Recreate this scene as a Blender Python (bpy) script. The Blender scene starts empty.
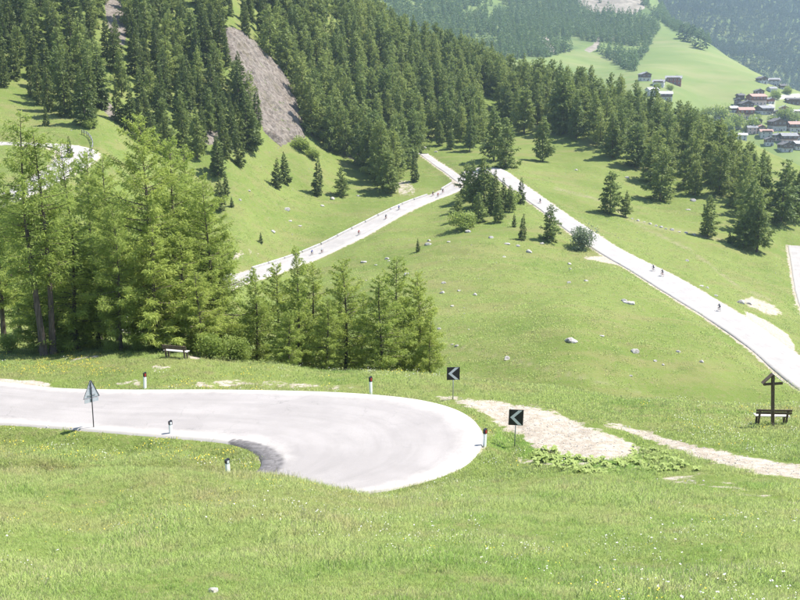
import bpy, bmesh, math, random
import numpy as np
from mathutils import Vector, Matrix
import mathutils

random.seed(7); RNG = np.random.default_rng(11)
SC = bpy.context.scene
COL = SC.collection
R = math.radians

# ------------------------------------------------------------------ camera
FPX = 900.0                                  # focal length in photograph pixels (800 wide)
PITCH = math.atan(210.0 / FPX)
cam_d = bpy.data.cameras.new('camera'); cam = bpy.data.objects.new('camera', cam_d); COL.objects.link(cam)
cam_d.sensor_width = 36.0; cam_d.lens = 36.0 * FPX / 800.0
cam_d.clip_start = 0.1; cam_d.clip_end = 12000
cam.location = (0, 0, 0); cam.rotation_euler = (math.pi / 2 - PITCH, 0, 0)
SC.camera = cam
# ------------------------------------------------------------------ sky, sun, exposure
SUN_EL, SUN_AZ = R(58), R(72)                # azimuth from +Y towards +X
w = bpy.data.worlds.new('World'); SC.world = w; w.use_nodes = True
nt = w.node_tree; bg = nt.nodes['Background']
sky = nt.nodes.new('ShaderNodeTexSky'); sky.sky_type = 'NISHITA'; sky.sun_disc = False
sky.sun_elevation = SUN_EL; sky.sun_rotation = SUN_AZ; sky.altitude = 1900; sky.dust_density = 1.5
nt.links.new(sky.outputs[0], bg.inputs[0]); bg.inputs[1].default_value = 0.125
sd = bpy.data.lights.new('sun', 'SUN'); sd.energy = 4.6; sd.angle = R(0.5); sd.color = (1.0, 0.965, 0.90)
sun = bpy.data.objects.new('sun', sd); COL.objects.link(sun)
sv = Vector((math.cos(SUN_EL) * math.sin(SUN_AZ), math.cos(SUN_EL) * math.cos(SUN_AZ), math.sin(SUN_EL)))
sun.rotation_euler = sv.to_track_quat('Z', 'Y').to_euler(); sun.location = sv * 300
SC.view_settings.view_transform = 'Standard'; SC.view_settings.look = 'None'
SC.view_settings.gamma = 1.0; SC.view_settings.use_curve_mapping = False
SC.view_settings.exposure = 1.36
SC.render.engine = 'CYCLES'
SC.cycles.use_denoising = True; SC.cycles.max_bounces = 6
SC.cycles.transparent_max_bounces = 6; SC.cycles.diffuse_bounces = 3; SC.cycles.volume_bounces = 1
SC.cycles.sample_clamp_indirect = 6

# ------------------------------------------------------------------ helpers: picture <-> place
CP, SP = math.cos(PITCH), math.sin(PITCH)
def P(u, v, D):
    """the point at forward distance D that the photograph shows at pixel (u, v)"""
    yv = (300.0 - v) / FPX
    dx, dy, dz = (u - 400.0) / FPX, CP + yv * SP, -SP + yv * CP
    k = D / dy
    return np.array((dx * k, D, dz * k))
def proj(x, y, z):
    f = y * CP - z * SP; up = y * SP + z * CP
    f = np.maximum(f, 1e-3)
    return 400 + FPX * x / f, 300 - FPX * up / f
def sstep(a, b, x):
    t = np.clip((x - a) / (b - a), 0, 1); return t * t * (3 - 2 * t)
def catmull(pts, step):
    pts = np.asarray(pts, float); n = len(pts); out = []
    for i in range(n - 1):
        p0, p1, p2, p3 = pts[max(i - 1, 0)], pts[i], pts[i + 1], pts[min(i + 2, n - 1)]
        m = max(2, int(np.linalg.norm(p2 - p1) / step))
        for k in range(m):
            t = k / m
            out.append(0.5 * ((2 * p1) + (-p0 + p2) * t + (2 * p0 - 5 * p1 + 4 * p2 - p3) * t * t + (-p0 + 3 * p1 - 3 * p2 + p3) * t ** 3))
    out.append(pts[-1]); return np.array(out)
def resample(pts, n):
    pts = np.asarray(pts, float)
    d = np.r_[0, np.cumsum(np.linalg.norm(np.diff(pts, axis=0), axis=1))]
    t = np.linspace(0, d[-1], n)
    return np.stack([np.interp(t, d, pts[:, k]) for k in range(pts.shape[1])], 1)
def poly_sd(px, py, poly):
    """signed distance to a closed polygon (negative inside)"""
    poly = np.asarray(poly, float); best = np.full(px.shape, 1e18); inside = np.zeros(px.shape, bool)
    n = len(poly)
    for i in range(n):
        ax, ay = poly[i]; bx, by = poly[(i + 1) % n]
        ex, ey = bx - ax, by - ay; L = ex * ex + ey * ey + 1e-12
        t = np.clip(((px - ax) * ex + (py - ay) * ey) / L, 0, 1)
        best = np.minimum(best, (px - ax - t * ex) ** 2 + (py - ay - t * ey) ** 2)
        c = (ay > py) != (by > py)
        with np.errstate(divide='ignore', invalid='ignore'):
            xi = (bx - ax) * (py - ay) / (by - ay + 1e-18) + ax
        inside ^= c & (px < xi)
    d = np.sqrt(best); return np.where(inside, -d, d)

# smooth value noise on numpy arrays
_G = np.random.default_rng(3).random((256, 256))
def vnoise(x, y):
    xi, yi = np.floor(x).astype(int), np.floor(y).astype(int); fx, fy = x - xi, y - yi
    fx = fx * fx * (3 - 2 * fx); fy = fy * fy * (3 - 2 * fy)
    g = lambda a, b: _G[a % 256, b % 256]
    return (g(xi, yi) * (1 - fx) + g(xi + 1, yi) * fx) * (1 - fy) + (g(xi, yi + 1) * (1 - fx) + g(xi + 1, yi + 1) * fx) * fy
def fbm(x, y, o=4):
    s = 0; a = 0.5
    for k in range(o): s = s + a * (vnoise(x + 17.3 * k, y - 9.1 * k) - 0.5); x = x * 2.03; y = y * 2.03; a *= 0.5
    return s

# ------------------------------------------------------------------ helpers: meshes
class MB:
    def __init__(s): s.v = []; s.f = []; s.m = []
    def add(s, vs, fs, mi=0):
        o = len(s.v); s.v.extend([tuple(p) for p in vs]); s.f.extend([tuple(i + o for i in f) for f in fs]); s.m.extend([mi] * len(fs)); return s
    def box(s, c, size, mi=0, rot=None, taper=1.0):
        hx, hy, hz = size[0] / 2, size[1] / 2, size[2] / 2; vs = []
        for z in (-1, 1):
            t = taper if z > 0 else 1.0
            for x, y in ((-1, -1), (1, -1), (1, 1), (-1, 1)):
                p = Vector((x * hx * t, y * hy * t, z * hz))
                if rot is not None: p = rot @ p
                vs.append(p + Vector(c))
        return s.add(vs, [(3, 2, 1, 0), (4, 5, 6, 7), (0, 1, 5, 4), (1, 2, 6, 5), (2, 3, 7, 6), (3, 0, 4, 7)], mi)
    def tube(s, pts, rad, n=8, mi=0, cap=True):
        pts = [Vector(p) for p in pts]; rad = rad if hasattr(rad, '__len__') else [rad] * len(pts); vs = []; fs = []
        for i, p in enumerate(pts):
            d = (pts[min(i + 1, len(pts) - 1)] - pts[max(i - 1, 0)]).normalized()
            a = d.orthogonal().normalized() if abs(d.z) > 0.95 else d.cross(Vector((0, 0, 1))).normalized()
            b = d.cross(a).normalized()
            for k in range(n):
                t = 2 * math.pi * k / n; vs.append(p + (a * math.cos(t) + b * math.sin(t)) * rad[i])
        for i in range(len(pts) - 1):
            for k in range(n):
                k2 = (k + 1) % n; fs.append((i * n + k, i * n + k2, (i + 1) * n + k2, (i + 1) * n + k))
        if cap:
            fs.append(tuple(range(n))[::-1]); fs.append(tuple((len(pts) - 1) * n + k for k in range(n)))
        return s.add(vs, fs, mi)
    def prism(s, outline, y0, y1, mi=0):
        """outline in x,z extruded from y0 to y1"""
        n = len(outline); vs = [(x, y0, z) for x, z in outline] + [(x, y1, z) for x, z in outline]
        fs = [tuple(range(n)), tuple(range(2 * n - 1, n - 1, -1))] + [((i + 1) % n, i, n + i, n + (i + 1) % n) for i in range(n)]
        return s.add(vs, fs, mi)
    def mesh(s, name, mats, smooth=False, bevel=0.0):
        me = bpy.data.meshes.new(name); me.from_pydata(s.v, [], s.f)
        for m in (mats if isinstance(mats, (list, tuple)) else [mats]): me.materials.append(m)
        me.polygons.foreach_set('material_index', s.m)
        bm = bmesh.new(); bm.from_mesh(me); bmesh.ops.recalc_face_normals(bm, faces=bm.faces)
        if bevel: bmesh.ops.bevel(bm, geom=[e for e in bm.edges], offset=bevel, segments=1, affect='EDGES', clamp_overlap=True)
        bm.to_mesh(me); bm.free()
        if smooth: me.polygons.foreach_set('use_smooth', [True] * len(me.polygons))
        return me
    def build(s, name, mats, parent=None, smooth=False, bevel=0.0):
        return link(name, s.mesh(name, mats, smooth, bevel), parent)
def np_mesh(name, V, F, mat=None, smooth=False):
    """fast mesh from numpy arrays (F is n x 3 or n x 4)"""
    V = np.asarray(V, np.float32); F = np.asarray(F, np.int32); k = F.shape[1]
    me = bpy.data.meshes.new(name)
    me.vertices.add(len(V)); me.vertices.foreach_set('co', V.ravel())
    me.loops.add(F.size); me.loops.foreach_set('vertex_index', F.ravel())
    me.polygons.add(len(F)); me.polygons.foreach_set('loop_start', np.arange(0, F.size, k, dtype=np.int32))
    me.polygons.foreach_set('loop_total', np.full(len(F), k, np.int32))
    if smooth: me.polygons.foreach_set('use_smooth', np.ones(len(F), bool))
    me.update(); me.validate()
    if mat is not None: me.materials.append(mat)
    return me
def attr(me, name, vals):
    a = me.attributes.new(name, 'FLOAT', 'POINT'); a.data.foreach_set('value', np.asarray(vals, np.float32))
def link(name, me, parent=None):
    o = bpy.data.objects.new(name, me); COL.objects.link(o)
    if parent is not None: o.parent = parent
    return o
def empty(name, loc=(0, 0, 0), rz=0.0):
    o = bpy.data.objects.new(name, None); COL.objects.link(o); o.location = loc; o.rotation_euler = (0, 0, rz); o.empty_display_size = 0.3; return o
def tag(o, label=None, cat=None, group=None, kind=None):
    if label: o['label'] = label
    if cat: o['category'] = cat
    if group: o['group'] = group
    if kind: o['kind'] = kind
    return o

# ------------------------------------------------------------------ helpers: materials
def mat_new(name, rough=0.9, spec=0.2):
    m = bpy.data.materials.new(name); m.use_nodes = True; n = m.node_tree
    b = n.nodes['Principled BSDF']; b.inputs['Roughness'].default_value = rough; b.inputs['Specular IOR Level'].default_value = spec
    return m, n, b
def N(n, t, **kw):
    x = n.nodes.new(t)
    for k, v in kw.items():
        if k in x.inputs: x.inputs[k].default_value = v
        else: setattr(x, k, v)
    return x
def noise(n, scale, detail=4, rough=0.6, vec=None, stretch=None):
    if vec is None:
        vec = N(n, 'ShaderNodeTexCoord').outputs['Object']
    if stretch is not None:
        mp = N(n, 'ShaderNodeMapping'); mp.inputs['Scale'].default_value = stretch; n.links.new(vec, mp.inputs[0]); vec = mp.outputs[0]
    t = N(n, 'ShaderNodeTexNoise', Scale=scale, Detail=detail, Roughness=rough); n.links.new(vec, t.inputs['Vector']); return t.outputs['Fac']
def mixc(n, f, a, b):
    x = N(n, 'ShaderNodeMix', data_type='RGBA')
    for sock, val in ((x.inputs[0], f), (x.inputs[6], a), (x.inputs[7], b)):
        if hasattr(val, 'is_linked') or hasattr(val, 'links'): n.links.new(val, sock)
        elif isinstance(val, (int, float)): sock.default_value = val
        else: sock.default_value = (*val, 1)
    return x.outputs[2]
def rng(n, val, a, b, c=0.0, d=1.0):
    x = N(n, 'ShaderNodeMapRange', interpolation_type='SMOOTHSTEP'); n.links.new(val, x.inputs[0])
    x.inputs[1].default_value = a; x.inputs[2].default_value = b; x.inputs[3].default_value = c; x.inputs[4].default_value = d; return x.outputs[0]
def mth(n, op, a, b=0.0):
    x = N(n, 'ShaderNodeMath', operation=op)
    for s, v in ((x.inputs[0], a), (x.inputs[1], b)):
        if isinstance(v, (int, float)): s.default_value = v
        else: n.links.new(v, s)
    return x.outputs[0]
def att(n, name): return N(n, 'ShaderNodeAttribute', attribute_name=name).outputs['Fac']
def bump(n, b, h, strength, dist):
    x = N(n, 'ShaderNodeBump', Strength=strength, Distance=dist); n.links.new(h, x.inputs['Height']); n.links.new(x.outputs[0], b.inputs['Normal'])
def simple(name, c1, c2, scale=6.0, rough=0.8, spec=0.2, metal=0.0, bmp=0.0, stretch=None):
    m, n, b = mat_new(name, rough, spec); b.inputs['Metallic'].default_value = metal
    f = noise(n, scale, 5, stretch=stretch); n.links.new(mixc(n, rng(n, f, 0.3, 0.7), c1, c2), b.inputs['Base Color'])
    if bmp: bump(n, b, f, bmp, 0.02)
    return m
def leafy(name, c1, c2, c3, trans=0.35, rand=1.0, scale=0.5, up=0.0, patches=None):
    """thin foliage: diffuse plus light through the leaf, varied per plant and by place"""
    m, n, b = mat_new(name, 0.6, 0.25)
    oi = N(n, 'ShaderNodeObjectInfo').outputs['Random']
    geo = N(n, 'ShaderNodeNewGeometry')
    f = noise(n, scale, 3, vec=geo.outputs['Position'])
    col = mixc(n, rng(n, f, 0.35, 0.65), c1, c2)
    col = mixc(n, mth(n, 'MULTIPLY', oi, rand * 0.8), col, c3)
    col2 = mixc(n, mth(n, 'MULTIPLY', geo.outputs['Random Per Island'], 0.45), col, tuple(min(1, x * 1.45) for x in c2))
    if patches is not None:                  # dry and lush patches some metres across
        pn = N(n, 'ShaderNodeTexNoise', Scale=0.11, Detail=5.0, Roughness=0.65); n.links.new(geo.outputs['Position'], pn.inputs['Vector'])
        col2 = mixc(n, rng(n, pn.outputs['Fac'], 0.50, 0.64, 0, 0.75), col2, patches[0]); col2 = mixc(n, rng(n, pn.outputs['Fac'], 0.36, 0.48, 0.7, 0), col2, patches[1])
        p2 = N(n, 'ShaderNodeTexNoise', Scale=0.9, Detail=4.0, Roughness=0.7); n.links.new(geo.outputs['Position'], p2.inputs['Vector']); col2 = mixc(n, rng(n, p2.outputs['Fac'], 0.54, 0.68, 0, 0.5), col2, patches[2])
    n.links.new(col2, b.inputs['Base Color'])
    tr = N(n, 'ShaderNodeBsdfTranslucent'); n.links.new(col2, tr.inputs[0])
    if up:                                   # thin blades scatter light like the turf they form
        vm = N(n, 'ShaderNodeVectorMath', operation='SCALE'); vm.inputs['Scale'].default_value = 1 - up; n.links.new(geo.outputs['Normal'], vm.inputs[0])
        va = N(n, 'ShaderNodeVectorMath', operation='ADD'); n.links.new(vm.outputs[0], va.inputs[0]); va.inputs[1].default_value = (0, 0, up)
        vn = N(n, 'ShaderNodeVectorMath', operation='NORMALIZE'); n.links.new(va.outputs[0], vn.inputs[0]); n.links.new(vn.outputs[0], b.inputs['Normal'])
    mx = N(n, 'ShaderNodeMixShader'); mx.inputs[0].default_value = trans
    n.links.new(b.outputs[0], mx.inputs[1]); n.links.new(tr.outputs[0], mx.inputs[2])
    n.links.new(mx.outputs[0], n.nodes['Material Output'].inputs[0]); return m
# ------------------------------------------------------------------ the lie of the land
Y0 = 15.0
def rbf_fit(pts, lam=1e-4):
    pts = np.asarray(pts, float)
    q = np.stack([pts[:, 0] / (pts[:, 1] + Y0) * 3.0, np.log(pts[:, 1] + Y0)], 1); val = pts[:, 2] / (pts[:, 1] + Y0)
    d = np.linalg.norm(q[:, None] - q[None], axis=2); K = d ** 2 * np.log(d + 1e-9) + lam * np.eye(len(q))
    A = np.c_[np.ones(len(q)), q]; n = len(q)
    M = np.block([[K, A], [A.T, np.zeros((3, 3))]]); sol = np.linalg.solve(M, np.r_[val, 0, 0, 0])
    return q, sol
def rbf_eval(fit, x, y):
    q, sol = fit; sh = x.shape; x = x.ravel(); y = y.ravel(); out = np.empty_like(x)
    for i in range(0, len(x), 60000):
        a = np.stack([x[i:i + 60000] / (y[i:i + 60000] + Y0) * 3.0, np.log(y[i:i + 60000] + Y0)], 1)
        d2 = ((a[:, None] - q[None]) ** 2).sum(2)
        out[i:i + 60000] = (0.5 * d2 * np.log(d2 + 1e-18)) @ sol[:len(q)] + sol[len(q)] + a @ sol[len(q) + 1:]
    return (out * (y + Y0)).reshape(sh)
def HID(u, D, z): return np.array(((u - 400) / FPX * D, D, z))

near = [(400, 598, 12), (150, 600, 12), (-100, 600, 12), (650, 600, 12), (900, 598, 12),
        (400, 546, 18), (0, 545, 18), (800, 543, 18), (400, 517, 25), (100, 512, 25), (800, 507, 25), (-150, 515, 25), (950, 505, 25),
        (400, 500, 32), (270, 480, 30.5), (230, 477.5, 30), (190, 477, 29.5), (150, 477, 29), (100, 477, 29), (50, 477, 29), (0, 476, 29), (-50, 475, 29), (-110, 474, 29), (-170, 473, 29), (330, 487, 34), (365, 491, 35.2), (450, 490, 34), (600, 484, 32), (800, 480, 32), (950, 478, 32),
        (0, 425, 45), (100, 430, 44.5), (200, 445, 42), (245, 462, 40), (120, 455, 40.5), (0, 452, 40.5), (-120, 425, 45),
        (0, 385, 51.5), (200, 389, 50.6), (400, 396, 49.5), (470, 415, 46), (482, 437, 43.3), (455, 472, 39.3), (380, 488, 38),
        (300, 430, 45), (150, 405, 48), (-100, 385, 51.5),
        (500, 455, 41), (560, 440, 42), (530, 410, 47), (600, 425, 44), (640, 460, 38.5), (700, 440, 41), (780, 460, 37), (850, 455, 37),
        (770, 425, 45), (680, 415, 47.5), (600, 408, 51), (520, 392, 54), (640, 401, 56), (720, 405, 55), (800, 404, 56), (900, 404, 55),
        (175, 357, 58), (100, 360, 58), (0, 362, 59), (-120, 360, 59), (280, 364, 59), (360, 372, 57), (440, 376, 58), (560, 388, 60)]
far = [(440, 345, 150), (440, 300, 178), (440, 260, 210), (500, 230, 238), (420, 215, 275), (570, 340, 142), (640, 310, 168), (700, 375, 135), (800, 392, 132), (900, 400, 130),
       (560, 270, 205), (360, 290, 195), (360, 330, 165),
       (220, 285, 205), (280, 258, 232), (345, 228, 262), (400, 203, 288), (450, 180, 318), (450, 165, 335), (500, 172, 312), (545, 205, 272), (600, 242, 236), (655, 272, 208), (720, 315, 176), (800, 365, 150), (880, 420, 130),
       (70, 152, 222), (20, 148, 218), (-60, 150, 212), (60, 182, 196), (10, 205, 182), (120, 170, 222), (30, 124, 240), (100, 128, 244), (150, 122, 270), (220, 168, 262), (215, 212, 244), (230, 250, 222),
       (300, 200, 285), (290, 147, 318), (265, 142, 312), (255, 90, 335), (228, 40, 352), (180, 60, 335), (60, 80, 275), (60, 0, 340), (-80, 60, 270), (-80, -40, 340), (120, -30, 370),
       (350, 165, 335), (400, 180, 322), (390, 130, 380), (300, 60, 405), (300, -40, 480), (480, 118, 432), (505, 135, 400), (560, 148, 372),
       (470, 74, 490), (380, 38, 515), (200, -70, 500), (60, -110, 480), (-150, -60, 430), (300, -10, 530), (150, -110, 560),
       (560, 100, 465), (640, 122, 432), (700, 140, 410), (745, 140, 402), (800, 166, 372), (880, 195, 345), (680, 172, 350), (620, 200, 298), (700, 230, 270), (745, 250, 258), (790, 290, 226), (800, 212, 312), (900, 260, 270), (880, 330, 200)]
hid = [(300, 72, -25), (300, 90, -36), (300, 125, -46), (420, 75, -27), (420, 110, -44), (560, 74, -26), (560, 105, -45), (700, 72, -27), (700, 100, -45), (800, 70, -27), (800, 100, -46), (900, 75, -30), (900, 100, -46),
       (200, 75, -24), (200, 110, -38), (100, 80, -23), (100, 110, -34), (100, 150, -32), (0, 80, -22), (0, 110, -32), (-120, 80, -20), (-120, 120, -28), (200, 160, -42),
       (880, 440, -60), (800, 450, -62), (740, 480, -55), (640, 510, -40), (560, 550, -25), (470, 590, -10), (380, 630, 10), (200, 640, 75), (0, 620, 90), (-150, 560, 60),
       (880, 620, -95), (640, 660, -75), (400, 720, -30)]
ctrl = [P(*a) for a in near + far] + [HID(*a) for a in hid] + [np.array(p) for p in ((0, 0, -2.05), (-8, 0, -2.0), (8, 0, -2.1), (0, -9, 1.2), (-6, -9, 1.3), (6, -9, 1.2), (0, 6, -4.4), (-6, 6, -4.4), (6, 6, -4.5))]
FIT = rbf_fit(ctrl, 2e-4)

SMAX, NS, NT = 0.66, 560, 640
TS = np.linspace(math.log(Y0 - 9.5), math.log(700 + Y0), NT); SS = np.linspace(-SMAX, SMAX, NS)
GY = (np.exp(TS) - Y0)[:, None] * np.ones((1, NS)); GX = (np.exp(TS))[:, None] * SS[None]
GZ = rbf_eval(FIT, GX, GY)
# natural unevenness, growing with distance
rough_amp = np.interp(GY, [0, 20, 60, 120, 300, 600], [0.10, 0.16, 0.25, 0.9, 2.2, 5.0])
GZ = GZ + rough_amp * (fbm(GX / np.maximum(GY, 12) * 9 + 4, np.log(GY + Y0) * 9, 4)) + np.interp(GY, [0, 8, 40, 60], [0.12, 0.40, 0.36, 0.15]) * fbm(GX * 0.35, GY * 0.35, 3)
GZ = GZ + np.interp(GY, [90, 130, 330, 420], [0, 1.0, 1.3, 0.6]) * fbm(GX * 0.11 + 0.05 * GY, GY * 0.13, 4)

def H(x, y):
    """ground height"""
    x = np.asarray(x, float); y = np.asarray(y, float)
    t = (np.log(np.maximum(y + Y0, 1e-3)) - TS[0]) / (TS[1] - TS[0]); s = (x / (y + Y0) + SMAX) / (SS[1] - SS[0])
    t = np.clip(t, 0, NT - 1.001); s = np.clip(s, 0, NS - 1.001); ti = t.astype(int); si = s.astype(int); ft = t - ti; fs = s - si
    return (GZ[ti, si] * (1 - fs) + GZ[ti, si + 1] * fs) * (1 - ft) + (GZ[ti + 1, si] * (1 - fs) + GZ[ti + 1, si + 1] * fs) * ft
def hit(u, v, d0=5.0, d1=650.0, h=None):
    """where the sight line of pixel (u, v) meets the ground beyond d0"""
    h = h or H
    D = np.exp(np.linspace(math.log(d0), math.log(d1), 6000)); p = P(u, v, 1.0)
    z = p[2] * D; g = h(p[0] * D, D); below = z <= g
    i = int(np.argmax(below)) if below.any() else len(D) - 1
    return np.array((p[0] * D[i], D[i], float(g[i])))

# ------------------------------------------------------------------ roads: shapes first, then the ground is cut to them
def carve(outline, cz, blend, drop):
    """press the ground to the road bed: outline = closed xy polygon, cz = n x 3 centre points"""
    global GZ
    o = np.asarray(outline)[:, :2]; lo = o.min(0) - blend - 1; hi = o.max(0) + blend + 1
    m = (GX > lo[0]) & (GX < hi[0]) & (GY > lo[1]) & (GY < hi[1]); px, py = GX[m], GY[m]
    sdv = poly_sd(px, py, o)
    c = np.asarray(cz); zt = np.empty_like(px)
    for i in range(0, len(px), 20000):
        d = (px[i:i + 20000, None] - c[None, :, 0]) ** 2 + (py[i:i + 20000, None] - c[None, :, 1]) ** 2
        wgt = 1.0 / (d + 0.5) ** 2; zt[i:i + 20000] = (wgt * c[None, :, 2]).sum(1) / wgt.sum(1)
    k = 1 - sstep(0.15, blend, sdv)
    g = GZ[m]; GZ[m] = g * (1 - k) + (zt - drop) * k
def offset_path(c, half):
    c = np.asarray(c); d = np.gradient(c[:, :2], axis=0); d /= np.linalg.norm(d, axis=1)[:, None] + 1e-9
    nrm = np.stack([-d[:, 1], d[:, 0]], 1); half = np.asarray(half) * np.ones(len(c))
    L = c.copy(); Rr = c.copy(); L[:, :2] += nrm * half[:, None]; Rr[:, :2] -= nrm * half[:, None]; return L, Rr
def ribbon(name, L, Rr, mat, lift, nc=8, crown=0.05, skirt=0.3, patch=None):
    n = len(L); V = []; A = []; al = np.r_[0, np.cumsum(np.linalg.norm(np.diff((L + Rr) / 2, axis=0), axis=1))]
    for j in range(nc + 1):
        t = j / nc; p = L * (1 - t) + Rr * t; p = p.copy(); p[:, 2] += lift + crown * 4 * t * (1 - t); V.append(p); A.append(np.full(n, t))
    for side, t in ((0, 0.0), (nc, 1.0)):
        p = V[side].copy(); p[:, 2] -= skirt; out = (L - Rr) if side == 0 else (Rr - L); out[:, 2] = 0; out /= np.linalg.norm(out, axis=1)[:, None] + 1e-9
        V.append(p + out * 0.12); A.append(np.full(n, t))
    order = [nc + 1] + list(range(nc + 1)) + [nc + 2]
    V = np.concatenate([V[k] for k in order]); A = np.concatenate([A[k] for k in order]); F = []
    for j in range(nc + 2):
        a = np.arange(n - 1) + j * n; F.append(np.stack([a, a + 1, a + n + 1, a + n], 1))
    F = np.concatenate(F)
    me = np_mesh(name, V, F, mat, True); attr(me, 'across', A); attr(me, 'along', np.tile(al, nc + 3)); attr(me, 'patch', patch(V) if patch else np.zeros(len(V))); o = link(name, me); return o
ROADS = []          # (name, L, R, centre)
# hairpin in front: both edges read off the photograph on a nearly level bed
ZR = -16.72
def on_z(u, v, z):
    p = P(u, v, 1.0); return p * (z / p[2])
outer = [on_z(*a, ZR) for a in ((-160, 372), (-80, 377), (0, 382), (60, 388), (130, 389.5), (220, 389.5), (320, 391.5), (390, 396), (435, 403), (465, 414), (481, 430), (481, 446), (466, 463), (440, 475), (405, 485), (372, 491))]
outer += [np.array(p) for p in ((-4.2, 35.2, -16.85), (-8, 33.5, -17.0), (-14, 32.4, -17.3), (-22, 31.8, -17.8), (-32, 31.5, -18.4))]
inner = [on_z(*a, ZR) for a in ((-160, 420), (-80, 421), (0, 423), (60, 427), (120, 432), (180, 437), (222, 441), (244, 446), (257, 453), (262, 461), (258, 470), (247, 475))]
inner += [np.array(p) for p in ((-8.0, 36.9, -16.95), (-11, 36.2, -17.2), (-16, 35.8, -17.6), (-24, 35.5, -18.2), (-34, 35.3, -18.8))]
outer = resample(catmull(outer, 0.4), 240)
_in = catmull(inner, 0.2)
# slide along the inner edge: straight legs keep pace, the bend turns about the inner tip
d_in = np.r_[0, np.cumsum(np.linalg.norm(np.diff(_in, axis=0), axis=1))]; d_in /= d_in[-1]
d_out = np.linspace(0, 1, 240)
def frac_of(path, pt): return float(np.argmin(np.linalg.norm(path[:, :2] - np.asarray(pt)[:2], axis=1))) / (len(path) - 1)
keys = []
for (uo, vo), (ui, vi) in (((0, 382), (0, 423)), ((130, 389.5), (120, 432)), ((320, 391.5), (222, 441)), ((435, 403), (250, 449)), ((481, 438), (261, 459)), ((440, 475), (260, 467))):
    fo = frac_of(outer, on_z(uo, vo, ZR)); k = np.argmin(np.linalg.norm(_in[:, :2] - on_z(ui, vi, ZR)[:2], axis=1)); keys.append((fo, d_in[k]))
keys.append((frac_of(outer, (-4.2, 35.2)), d_in[np.argmin(np.linalg.norm(_in[:, :2] - np.array((-8.0, 36.9)), axis=1))]))
ko = [0] + [k[0] for k in keys] + [1]; ki = [0] + [k[1] for k in keys] + [1]
fi = np.interp(d_out, ko, ki); inner = np.stack([np.interp(fi, d_in, _in[:, k]) for k in range(3)], 1)
cen = (outer + inner) / 2
carve(np.r_[outer, inner[::-1]], np.r_[cen, outer, inner], 1.6, 0.10)
ROADS.append(('hairpin_road', outer, inner, 0.0))
def far_road(name, px, half, d0, blend=7.0, smooth=9):
    pts = np.array([hit(u, v, d0) for u, v in px]); c = catmull(pts, 2.0)
    c = resample(c, max(20, int(np.linalg.norm(np.diff(c, axis=0), axis=1).sum() / 1.5)))
    k = np.ones(smooth) / smooth
    for i in range(3): c[:, i] = np.convolve(np.pad(c[:, i], smooth // 2, 'reflect', reflect_type='odd'), k, 'valid')
    hw = np.interp(np.linspace(0, 1, len(c)), np.linspace(0, 1, len(half)), half) * (1 + 0.10 * fbm(np.arange(len(c)) * 0.16, np.zeros(len(c)) + len(c), 3) * 2)
    L, Rr = offset_path(c, hw); carve(np.r_[L, Rr[::-1]], c[::2], blend, 0.13); ROADS.append((name, L, Rr, 0.0)); return c
main_c = far_road('valley_road', [(110, 330), (150, 315), (185, 301), (220, 286), (262, 272), (312, 255), (350, 237), (380, 221), (405, 208), (430, 198), (452, 190), (464, 181), (472, 172), (483, 167), (497, 171), (513, 183), (545, 206), (580, 231), (612, 252), (650, 272), (687, 294), (720, 314), (748, 332), (778, 355), (800, 373), (850, 415)],
                  [4.3, 4.3, 4.3, 4.0, 3.6, 3.2, 3.0, 3.0, 3.0, 3.0, 3.4, 4.2, 3.6, 3.4], 125)
upper_c = far_road('upper_road', [(-90, 143), (-50, 143), (0, 143), (38, 144), (66, 146), (78, 152), (72, 163), (50, 177), (25, 190), (0, 202), (-40, 218)], [3.6, 3.6, 4.0, 4.6, 4.0, 3.6, 3.6], 165, 5.0, 5)
side_c = far_road('side_road', [(797, 246), (800, 262), (804, 282), (811, 305), (830, 345)], [2.4, 2.6, 2.6], 190, 5.0, 5)
track_c = far_road('gravel_track', [(424, 154), (436, 163), (448, 171), (458, 178), (466, 184)], [1.5, 1.7, 2.0], 290, 3.0, 3)

GU, GV = proj(GX, GY, GZ)
def pmask(poly, dmin, dmax, soft):
    """0..1 mask on the ground grid for a patch seen inside a pixel polygon, between two distances"""
    out = np.zeros(GX.shape); m = (GY > dmin) & (GY < dmax)
    p = np.asarray(poly); m &= (GU > p[:, 0].min() - 3 * soft) & (GU < p[:, 0].max() + 3 * soft) & (GV > p[:, 1].min() - 3 * soft) & (GV < p[:, 1].max() + 3 * soft)
    out[m] = 1 - sstep(-soft, soft, poly_sd(GU[m], GV[m], p)); return out
def pline(pts, dmin, dmax, wd, soft):
    out = np.zeros(GX.shape); m = (GY > dmin) & (GY < dmax); best = np.full(int(m.sum()), 1e9); x, y = GU[m], GV[m]
    for a, b in zip(pts[:-1], pts[1:]):
        e = np.subtract(b, a); t = np.clip(((x - a[0]) * e[0] + (y - a[1]) * e[1]) / (e @ e), 0, 1); best = np.minimum(best, np.hypot(x - a[0] - t * e[0], y - a[1] - t * e[1]))
    out[m] = 1 - sstep(wd - soft, wd + soft, best); return out
GRAVEL_POLY = [(434, 396), (452, 397), (472, 400), (506, 404), (516, 405), (540, 409), (560, 415), (574, 422), (598, 430), (628, 442), (640, 448), (636, 458), (600, 461), (578, 459), (554, 451), (532, 447), (524, 440), (526, 436), (508, 430), (496, 424), (486, 414), (472, 408), (458, 403)]
PATH_POLY = [(604, 423), (620, 424), (640, 430), (680, 441), (720, 450), (760, 458), (800, 465), (900, 480), (900, 498), (800, 480), (760, 474), (720, 464), (690, 455), (660, 444), (630, 434)]
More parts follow.
